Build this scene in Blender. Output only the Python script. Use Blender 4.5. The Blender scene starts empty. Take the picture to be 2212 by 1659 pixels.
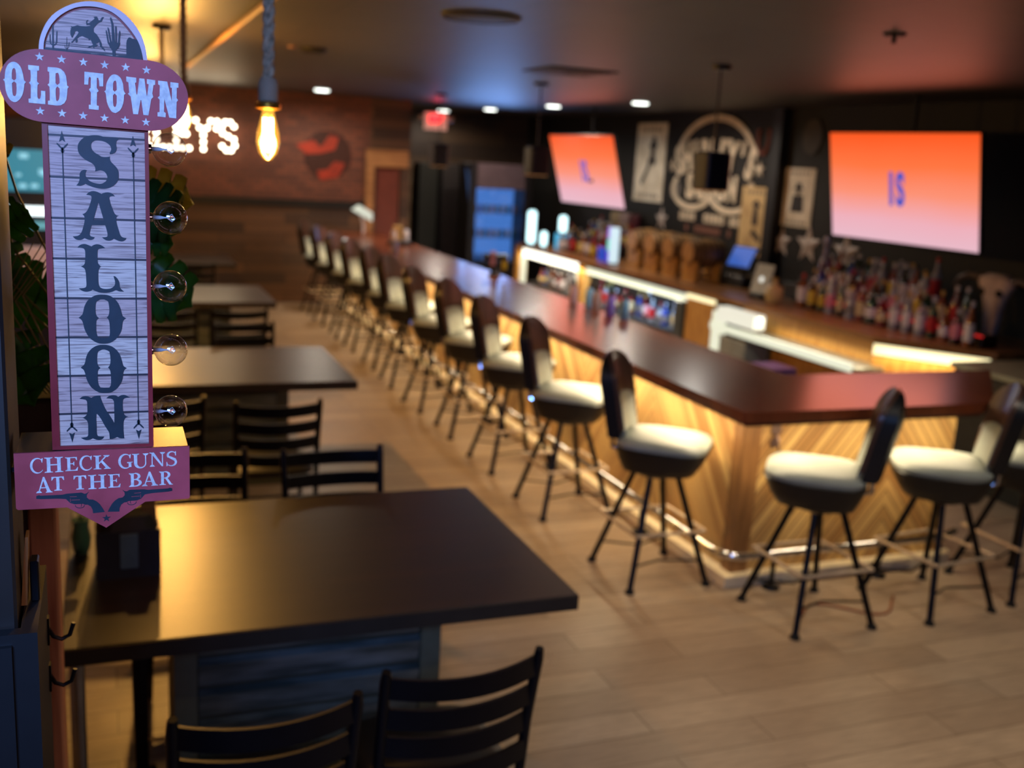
import bpy, math, random
from mathutils import Vector, Matrix
PI = math.pi
random.seed(7)
sc = bpy.context.scene
col = sc.collection

# ---------------------------------------------------------------- camera
cam_d = bpy.data.cameras.new('camera')
cam = bpy.data.objects.new('camera', cam_d)
col.objects.link(cam)
cam_d.sensor_width = 36.0
cam_d.lens = 36.3906
cam_d.clip_start = 0.05
cam_d.clip_end = 100
RX = Vector((0.93166804, -0.35877101, 0.05725398))
DN = Vector((-0.02421108, -0.21854999, -0.97552536))
FW = Vector((0.36250308, 0.90747962, -0.21230228))
cam.matrix_world = Matrix(((RX.x, -DN.x, -FW.x, 0.0), (RX.y, -DN.y, -FW.y, 0.0),
                           (RX.z, -DN.z, -FW.z, 2.2), (0, 0, 0, 1)))
cam_d.dof.use_dof = True
cam_d.dof.focus_distance = 1.37
cam_d.dof.aperture_fstop = 3.4
sc.camera = cam

# ---------------------------------------------------------------- colour management, world
sc.view_settings.view_transform = 'Standard'
sc.view_settings.look = 'None'
sc.view_settings.gamma = 1
sc.view_settings.exposure = 0.0
sc.cycles.use_denoising = True
sc.cycles.max_bounces = 8
sc.cycles.sample_clamp_indirect = 4
sc.cycles.caustics_reflective = False
sc.cycles.caustics_refractive = False
w = bpy.data.worlds.new('world')
sc.world = w
w.use_nodes = True
w.node_tree.nodes['Background'].inputs[0].default_value = (0.6, 0.5, 0.45, 1)
w.node_tree.nodes['Background'].inputs[1].default_value = 0.01

def lamp(name, kind, loc, power, color, aim=None, **kw):
    d = bpy.data.lights.new(name, kind)
    d.energy = power
    d.color = color
    for k, v in kw.items():
        setattr(d, k, v)
    o = bpy.data.objects.new(name, d)
    o.location = loc
    if aim is not None:
        o.rotation_euler = (Vector(aim) - Vector(loc)).to_track_quat('-Z', 'Y').to_euler()
    col.objects.link(o)
    return o

def strip(name, loc, power, color, dirv, axis, length, width=0.04, spread=180):
    """long thin area light, its length along axis, shining along dirv"""
    o = lamp(name, 'AREA', loc, power, color, shape='RECTANGLE', size=length, size_y=width, spread=math.radians(spread))
    z = -Vector(dirv).normalized(); x = Vector(axis).normalized(); x = (x - z * x.dot(z)).normalized(); y = z.cross(x)
    o.matrix_world = Matrix(((x.x, y.x, z.x, loc[0]), (x.y, y.y, z.y, loc[1]), (x.z, y.z, z.z, loc[2]), (0, 0, 0, 1)))
    return o
WARM = (1.0, 0.57, 0.21)
LED = (1.0, 0.8, 0.5)
LEDW = (1.0, 0.92, 0.72)
COOL = (0.19, 0.41, 1.0)
# unseen area lights added behind the camera to tint and fill the sign
lamp('sign_cool_light', 'AREA', (-0.75, -0.9, 2.75), 21, COOL, (0.0, 1.5, 1.95), shape='RECTANGLE', size=0.9, size_y=0.5, spread=math.radians(75))
lamp('sign_fill_light', 'AREA', (0.3, -0.9, 2.6), 1.1, (0.9, 0.5, 0.6), (0.0, 1.5, 1.8), shape='RECTANGLE', size=0.8, size_y=0.5, spread=math.radians(70))
# ceiling downlights: (x, y, power)
DOWN = [(2.64, 13.78, 110), (5.34, 17.2, 50), (5.56, 15.48, 60), (5.66, 13.26, 90), (5.87, 11.17, 130),
        (2.3, 3.0, 62), (4.3, 2.4, 105), (1.9, 0.8, 75), (4.2, 0.4, 80)]  # this row is unseen, added to brighten the floor and stools
for x, y, p in DOWN:
    lamp('downlight_beam', 'SPOT', (x, y, 2.9), p, (1.0, 0.86, 0.7), (x, y, 0), spot_size=math.radians(174 if y > 9 else 130), spot_blend=0.5 if y > 9 else 0.8, shadow_soft_size=0.06)
# rope pendants over the tables: (x, y, z of the bulb, power)
ROPES = [(0.42, 2.95, 2.225, 15), (0.355, 5.2, 2.31, 35), (0.38, 7.6, 2.36, 230), (0.42, 11.4, 2.38, 150)]
LANTERNS = [(4.1, 6.62), (3.95, 9.58), (3.88, 12.6)]
for x, y in LANTERNS:
    lamp('bar_pendant_beam', 'SPOT', (x, y, 2.04), 62, (1.0, 0.94, 0.84), (x, y, 0), spot_size=math.radians(165), spot_blend=0.6, shadow_soft_size=0.06)
for x, y, z, p in ROPES:
    lamp('rope_pendant_glow', 'POINT', (x, y, z - 0.02), p, WARM, shadow_soft_size=0.03)
# led strips under the lip of the bar and along the back counter
strip('bar_strip_light', (2.94, 9.45, 0.975), 95, LED, (.05, 0, -1), (0, 1, 0), 9.9)
strip('bar_end_strip_light', (3.85, 4.2, 0.975), 13, LED, (0, .05, -1), (1, 0, 0), 1.7)
strip('back_strip_light', (5.8, 12.2, 0.86), 34, LEDW, (-.4, 0, -1), (0, 1, 0), 4.8)
strip('sink_strip_light', (5.78, 7.7, 0.86), 14, LEDW, (-.3, 0, -1), (0, 1, 0), 2.0)

# ---------------------------------------------------------------- materials
def s2l(c):
    return tuple((v / 12.92 if v <= 0.04045 else ((v + 0.055) / 1.055) ** 2.4) for v in c)
def rgb(r, g, b):
    return s2l((r / 255, g / 255, b / 255))
def newmat(name):
    m = bpy.data.materials.new(name)
    m.use_nodes = True
    nt = m.node_tree
    return m, nt, nt.nodes['Principled BSDF']
def N(nt, t, **kw):
    n = nt.nodes.new(t)
    for k, v in kw.items():
        setattr(n, k, v)
    return n
def math_node(nt, op, a, b=None, c=None):
    n = N(nt, 'ShaderNodeMath', operation=op)
    for i, v in enumerate((a, b, c)):
        if v is None: continue
        if isinstance(v, (int, float)): n.inputs[i].default_value = v
        else: nt.links.new(v, n.inputs[i])
    return n.outputs[0]
def mixc(nt, f, a, b, mode='MIX'):
    n = N(nt, 'ShaderNodeMix', data_type='RGBA', blend_type=mode)
    for i, v in ((0, f), (6, a), (7, b)):
        if isinstance(v, (int, float)): n.inputs[i].default_value = v
        elif isinstance(v, tuple): n.inputs[i].default_value = v + (1,) if len(v) == 3 else v
        else: nt.links.new(v, n.inputs[i])
    return n.outputs[2]
MC = {}
def pbr(name, c, rough=0.5, metal=0.0, c2=None, scale=12, stretch=(1, 1, 1), coat=0.0, bump=0.0, emit=0.0, ec=None, trans=0.0, ior=1.45, alpha=1.0, spec=0.5):
    if name in MC: return MC[name]
    m, nt, b = newmat(name)
    b.inputs['Base Color'].default_value = tuple(c) + (1,)
    b.inputs['Roughness'].default_value = rough
    b.inputs['Metallic'].default_value = metal
    b.inputs['Coat Weight'].default_value = coat
    b.inputs['Specular IOR Level'].default_value = spec
    b.inputs['IOR'].default_value = ior
    b.inputs['Transmission Weight'].default_value = trans
    b.inputs['Alpha'].default_value = alpha
    if emit:
        b.inputs['Emission Color'].default_value = tuple(ec or c) + (1,)
        b.inputs['Emission Strength'].default_value = emit
    tc = N(nt, 'ShaderNodeTexCoord')
    mp = N(nt, 'ShaderNodeMapping')
    mp.inputs['Scale'].default_value = stretch
    nt.links.new(tc.outputs['Object'], mp.inputs[0])
    nz = N(nt, 'ShaderNodeTexNoise')
    nz.inputs['Scale'].default_value = scale
    nz.inputs['Detail'].default_value = 4
    nt.links.new(mp.outputs[0], nz.inputs['Vector'])
    if c2 is None: c2 = tuple(v * 0.8 for v in c)
    rmp = N(nt, 'ShaderNodeMapRange')
    rmp.inputs[1].default_value = 0.35; rmp.inputs[2].default_value = 0.65
    nt.links.new(nz.outputs[0], rmp.inputs[0])
    if trans < 0.5:
        nt.links.new(mixc(nt, rmp.outputs[0], tuple(c), tuple(c2)), b.inputs['Base Color'])
    if bump:
        bp = N(nt, 'ShaderNodeBump')
        bp.inputs['Strength'].default_value = bump
        bp.inputs['Distance'].default_value = 0.01
        nt.links.new(nz.outputs[0], bp.inputs['Height'])
        nt.links.new(bp.outputs[0], b.inputs['Normal'])
    MC[name] = m
    return m
def emis(name, c, s):
    if name in MC: return MC[name]
    m, nt, b = newmat(name)
    b.inputs['Base Color'].default_value = tuple(v * 0.3 for v in c) + (1,)
    b.inputs['Emission Color'].default_value = tuple(c) + (1,)
    b.inputs['Emission Strength'].default_value = s
    MC[name] = m
    return m
def planks(name, cols, mortar, L, H, ax=(0, 1), rough=0.5, grain=0.35, gap=0.004, coat=0.0, bump=0.15, gs=6.0):
    """boards laid along axis ax[0], stacked along ax[1]; cols = list of two board colours"""
    m, nt, b = newmat(name)
    tc = N(nt, 'ShaderNodeTexCoord')
    sx = N(nt, 'ShaderNodeSeparateXYZ')
    nt.links.new(tc.outputs['Object'], sx.inputs[0])
    cx = N(nt, 'ShaderNodeCombineXYZ')
    nt.links.new(sx.outputs[ax[0]], cx.inputs[0]); nt.links.new(sx.outputs[ax[1]], cx.inputs[1])
    br = N(nt, 'ShaderNodeTexBrick')
    br.offset = 0.37; br.offset_frequency = 2
    br.inputs['Scale'].default_value = 1.0
    br.inputs['Brick Width'].default_value = L
    br.inputs['Row Height'].default_value = H
    br.inputs['Mortar Size'].default_value = gap
    br.inputs['Mortar Smooth'].default_value = 0.1
    br.inputs['Color1'].default_value = tuple(cols[0]) + (1,)
    br.inputs['Color2'].default_value = tuple(cols[1]) + (1,)
    br.inputs['Mortar'].default_value = tuple(mortar) + (1,)
    nt.links.new(cx.outputs[0], br.inputs['Vector'])
    mp = N(nt, 'ShaderNodeMapping')
    mp.inputs['Scale'].default_value = (1.2, 14, 1)
    nt.links.new(cx.outputs[0], mp.inputs[0])
    nz = N(nt, 'ShaderNodeTexNoise')
    nz.inputs['Scale'].default_value = gs; nz.inputs['Detail'].default_value = 6; nz.inputs['Roughness'].default_value = 0.65
    nt.links.new(mp.outputs[0], nz.inputs['Vector'])
    rmp = N(nt, 'ShaderNodeMapRange')
    rmp.inputs[1].default_value = 0.3; rmp.inputs[2].default_value = 0.75
    rmp.inputs[3].default_value = 1.0; rmp.inputs[4].default_value = 1 - grain
    nt.links.new(nz.outputs[0], rmp.inputs[0])
    cc = mixc(nt, 1.0, br.outputs['Color'], rmp.outputs[0], 'MULTIPLY')
    nt.links.new(cc, b.inputs['Base Color'])
    b.inputs['Roughness'].default_value = rough
    b.inputs['Coat Weight'].default_value = coat
    bp = N(nt, 'ShaderNodeBump'); bp.inputs['Strength'].default_value = bump; bp.inputs['Distance'].default_value = 0.004
    nt.links.new(rmp.outputs[0], bp.inputs['Height'])
    nt.links.new(bp.outputs[0], b.inputs['Normal'])
    return m
def chevron(name):
    m, nt, b = newmat(name)
    tc = N(nt, 'ShaderNodeTexCoord'); sx = N(nt, 'ShaderNodeSeparateXYZ')
    nt.links.new(tc.outputs['Object'], sx.inputs[0])
    u = math_node(nt, 'ADD', sx.outputs[0], sx.outputs[1])
    pp = math_node(nt, 'PINGPONG', math_node(nt, 'SUBTRACT', u, 7.65), 1.0)
    d = math_node(nt, 'SUBTRACT', sx.outputs[2], math_node(nt, 'MULTIPLY', pp, 1.25))
    q = math_node(nt, 'DIVIDE', d, 0.088)
    fl = math_node(nt, 'FLOOR', q); fr = math_node(nt, 'FRACT', q)
    wn = N(nt, 'ShaderNodeTexWhiteNoise', noise_dimensions='1D')
    nt.links.new(fl, wn.inputs['W'])
    cx = N(nt, 'ShaderNodeCombineXYZ')
    nt.links.new(math_node(nt, 'MULTIPLY', math_node(nt, 'ADD', sx.outputs[2], pp), 3.0), cx.inputs[0])
    nt.links.new(math_node(nt, 'MULTIPLY', d, 60.0), cx.inputs[1])
    nz = N(nt, 'ShaderNodeTexNoise'); nz.inputs['Scale'].default_value = 1.0; nz.inputs['Detail'].default_value = 4
    nt.links.new(cx.outputs[0], nz.inputs['Vector'])
    f = math_node(nt, 'ADD', math_node(nt, 'MULTIPLY', wn.outputs[0], 0.6), math_node(nt, 'MULTIPLY', nz.outputs[0], 0.5))
    c1 = mixc(nt, f, rgb(226, 184, 112), rgb(138, 88, 42))
    line = math_node(nt, 'LESS_THAN', fr, 0.09)
    nt.links.new(mixc(nt, line, c1, rgb(60, 36, 18)), b.inputs['Base Color'])
    b.inputs['Roughness'].default_value = 0.55
    return m

# ---------------------------------------------------------------- mesh helpers
class MB:
    def __init__(self): self.v = []; self.f = []
    def add(self, vs, fs):
        n = len(self.v); self.v += [tuple(p) for p in vs]; self.f += [tuple(i + n for i in q) for q in fs]; return self
    def box(self, x0, x1, y0, y1, z0, z1, M=None):
        vs = [Vector((x, y, z)) for x in (x0, x1) for y in (y0, y1) for z in (z0, z1)]
        if M: vs = [M @ p for p in vs]
        return self.add(vs, [(0, 1, 3, 2), (4, 6, 7, 5), (0, 4, 5, 1), (2, 3, 7, 6), (0, 2, 6, 4), (1, 5, 7, 3)])
    def bbox(self, x0, x1, y0, y1, z0, z1, r=0.006):
        """box with chamfered edges"""
        pts = []
        for sx, X, in ((-1, x0), (1, x1)):
            for sy, Y in ((-1, y0), (1, y1)):
                for sz, Z in ((-1, z0), (1, z1)):
                    pts.append((X, Y - sy * r, Z - sz * r)); pts.append((X - sx * r, Y, Z - sz * r)); pts.append((X - sx * r, Y - sy * r, Z))
        def I(a, b, c, k): return ((a * 2 + b) * 2 + c) * 3 + k
        F = []
        for a in (0, 1):
            F.append([I(a, 0, 0, 0), I(a, 0, 1, 0), I(a, 1, 1, 0), I(a, 1, 0, 0)])
            F.append([I(0, a, 0, 1), I(0, a, 1, 1), I(1, a, 1, 1), I(1, a, 0, 1)])
            F.append([I(0, 0, a, 2), I(0, 1, a, 2), I(1, 1, a, 2), I(1, 0, a, 2)])
            for b in (0, 1):
                F.append([I(a, b, 0, 0), I(a, b, 1, 0), I(a, b, 1, 1), I(a, b, 0, 1)])
                F.append([I(a, 0, b, 0), I(a, 1, b, 0), I(a, 1, b, 2), I(a, 0, b, 2)])
                F.append([I(0, a, b, 1), I(1, a, b, 1), I(1, a, b, 2), I(0, a, b, 2)])
                for c in (0, 1): F.append([I(a, b, c, 0), I(a, b, c, 1), I(a, b, c, 2)])
        return self.add(pts, F)
    def tube(self, pts, r, n=10, cap=True, closed=False):
        pts = [Vector(p) for p in pts]; L = len(pts)
        rs = r if isinstance(r, (list, tuple)) else [r] * L
        rings = []; prev = None
        for i, p in enumerate(pts):
            if closed: t = pts[(i + 1) % L] - pts[i - 1]
            else: t = pts[min(i + 1, L - 1)] - pts[max(i - 1, 0)]
            t.normalize()
            if prev is None:
                a = Vector((0, 0, 1)) if abs(t.z) < 0.9 else Vector((1, 0, 0))
                u = t.cross(a).normalized()
            else:
                u = (prev - t * prev.dot(t)).normalized()
            prev = u; vv = t.cross(u)
            rings.append([p + (u * math.cos(2 * PI * k / n) + vv * math.sin(2 * PI * k / n)) * rs[i] for k in range(n)])
        vs = [q for R in rings for q in R]; fs = []
        M = L if closed else L - 1
        for i in range(M):
            j = (i + 1) % L
            for k in range(n):
                fs.append((i * n + k, i * n + (k + 1) % n, j * n + (k + 1) % n, j * n + k))
        if cap and not closed:
            fs.append(tuple(range(n))[::-1]); fs.append(tuple((L - 1) * n + k for k in range(n)))
        return self.add(vs, fs)
    def lathe(self, prof, c=(0, 0, 0), n=16, M=None, cap=True):
        vs = []
        for r, z in prof:
            for k in range(n):
                a = 2 * PI * k / n
                p = Vector((c[0] + r * math.cos(a), c[1] + r * math.sin(a), c[2] + z)) if M is None else M @ Vector((r * math.cos(a), r * math.sin(a), z))
                vs.append(p)
        fs = [(i * n + k, i * n + (k + 1) % n, (i + 1) * n + (k + 1) % n, (i + 1) * n + k) for i in range(len(prof) - 1) for k in range(n)]
        if cap:
            fs.append(tuple(range(n))[::-1]); fs.append(tuple((len(prof) - 1) * n + k for k in range(n)))
        return self.add(vs, fs)
    def rings(self, specs, n=28, e=4.0, M=None):
        """superellipse rings: (z, hx, hy, cx, cy)"""
        vs = []
        for s in specs:
            z, hx, hy = s[:3]; cx = s[3] if len(s) > 3 else 0; cy = s[4] if len(s) > 4 else 0
            for k in range(n):
                a = 2 * PI * k / n; ca, sa = math.cos(a), math.sin(a)
                x = cx + hx * math.copysign(abs(ca) ** (2 / e), ca); y = cy + hy * math.copysign(abs(sa) ** (2 / e), sa)
                p = Vector((x, y, z)); vs.append(M @ p if M else p)
        L = len(specs)
        fs = [(i * n + k, i * n + (k + 1) % n, (i + 1) * n + (k + 1) % n, (i + 1) * n + k) for i in range(L - 1) for k in range(n)]
        fs.append(tuple(range(n))[::-1]); fs.append(tuple((L - 1) * n + k for k in range(n)))
        return self.add(vs, fs)
    def sphere(self, c, r, n=16, m=10, sz=1.0):
        prof = [(max(r * math.sin(PI * i / m), 1e-5), -r * math.cos(PI * i / m) * sz) for i in range(m + 1)]
        return self.lathe(prof, c, n, cap=False)
    def prism(self, poly, axis, a0, a1):
        """poly in the two other axes, extruded along axis from a0 to a1"""
        def P(u, v, a):
            return {'x': (a, u, v), 'y': (u, a, v), 'z': (u, v, a)}[axis]
        n = len(poly)
        vs = [P(u, v, a0) for u, v in poly] + [P(u, v, a1) for u, v in poly]
        fs = [tuple(range(n))[::-1], tuple(range(n, 2 * n))] + [(i, (i + 1) % n, n + (i + 1) % n, n + i) for i in range(n)]
        return self.add(vs, fs)
    def build(self, name, mat, parent=None, smooth=False, **tags):
        me = bpy.data.meshes.new(name)
        me.from_pydata(self.v, [], self.f)
        me.update()
        import bmesh
        bm = bmesh.new(); bm.from_mesh(me)
        bmesh.ops.recalc_face_normals(bm, faces=bm.faces)
        bm.to_mesh(me); bm.free()
        if smooth:
            me.shade_smooth()
            try: me.set_sharp_from_angle(angle=math.radians(40))
            except Exception: pass
        me.materials.append(mat)
        o = bpy.data.objects.new(name, me)
        col.objects.link(o)
        if parent: o.parent = parent
        if tags: tag(o, **tags)
        return o
def tag(o, label=None, cat=None, group=None, kind=None):
    if label: o['label'] = label
    if cat: o['category'] = cat
    if group: o['group'] = group
    if kind: o['kind'] = kind
    return o
def thing(name, label, cat, loc=(0, 0, 0), rz=0.0, group=None):
    o = bpy.data.objects.new(name, None)
    col.objects.link(o)
    o.empty_display_size = 0.1
    o.location = loc; o.rotation_euler = (0, 0, rz)
    return tag(o, label, cat, group)
def dup(root, loc, rz, label, group=None):
    r = root.copy(); col.objects.link(r); r.location = loc; r.rotation_euler = (0, 0, rz)
    r['label'] = label
    if group: r['group'] = group
    for ch in list(root.children):
        c = ch.copy(); col.objects.link(c); c.parent = r
        for g in list(ch.children):
            d = g.copy(); col.objects.link(d); d.parent = c
    return r
def flat(name, polys, mat, parent, plane='y', at=0.0, depth=0.001, off=(0, 0), smooth=False):
    """filled 2-D shapes (list of loop groups; inner loops are holes) made a thin solid standing on a plane"""
    cu = bpy.data.curves.new(name, 'CURVE')
    cu.dimensions = '2D'; cu.fill_mode = 'BOTH'; cu.extrude = depth / 2
    for loop in polys:
        sp = cu.splines.new('POLY'); sp.points.add(len(loop) - 1)
        for i, (x, y) in enumerate(loop): sp.points[i].co = (x + off[0], y + off[1], 0, 1)
        sp.use_cyclic_u = True
    tmp = bpy.data.objects.new('tmp', cu); col.objects.link(tmp)
    dg = bpy.context.evaluated_depsgraph_get()
    me = bpy.data.meshes.new_from_object(tmp.evaluated_get(dg))
    bpy.data.objects.remove(tmp); bpy.data.curves.remove(cu)
    if plane == 'y':    # seen from -y, x to the right
        M = Matrix(((1, 0, 0, 0), (0, 0, -1, at), (0, 1, 0, 0), (0, 0, 0, 1)))
    elif plane == 'x':  # seen from -x, right = -y
        M = Matrix(((0, 0, -1, at), (-1, 0, 0, 0), (0, 1, 0, 0), (0, 0, 0, 1)))
    else:
        M = Matrix(((1, 0, 0, 0), (0, 1, 0, 0), (0, 0, 1, at), (0, 0, 0, 1)))
    me.transform(M)
    me.name = name
    me.materials.clear(); me.materials.append(mat)
    o = bpy.data.objects.new(name, me); col.objects.link(o)
    if parent: o.parent = parent
    return o
def merge(name, objs, mat, parent):
    """several meshes of one part joined to a single mesh"""
    mb = MB()
    for o in objs:
        mb.add([v.co[:] for v in o.data.vertices], [tuple(p.vertices) for p in o.data.polygons])
    for o in objs:
        me = o.data; bpy.data.objects.remove(o); bpy.data.meshes.remove(me)
    return mb.build(name, mat, parent)
def text_loops(s, size, plane, at, mat, parent, name, cx, cz, sx=1.0, depth=0.004, bold=0.0, space=1.0):
    """a word in the built-in face, centred on (cx, cz) of the plane"""
    cu = bpy.data.curves.new(name, 'FONT'); cu.body = s; cu.size = size; cu.extrude = depth / 2; cu.offset = bold; cu.space_character = space
    cu.align_x = 'CENTER'; cu.align_y = 'CENTER'
    tmp = bpy.data.objects.new('tmp', cu); col.objects.link(tmp)
    dg = bpy.context.evaluated_depsgraph_get()
    me = bpy.data.meshes.new_from_object(tmp.evaluated_get(dg))
    bpy.data.objects.remove(tmp); bpy.data.curves.remove(cu)
    if plane == 'y': M = Matrix(((sx, 0, 0, cx), (0, 0, -1, at), (0, 1, 0, cz), (0, 0, 0, 1)))
    else: M = Matrix(((0, 0, -1, at), (-sx, 0, 0, cx), (0, 1, 0, cz), (0, 0, 0, 1)))
    me.transform(M); me.materials.clear(); me.materials.append(mat)
    o = bpy.data.objects.new(name, me); col.objects.link(o)
    if parent: o.parent = parent
    return o
def star_poly(cx, cy, r, rr=0.4, a0=PI / 2):
    return [(cx + (r if k % 2 == 0 else r * rr) * math.cos(a0 + k * PI / 5), cy + (r if k % 2 == 0 else r * rr) * math.sin(a0 + k * PI / 5)) for k in range(10)]

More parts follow.
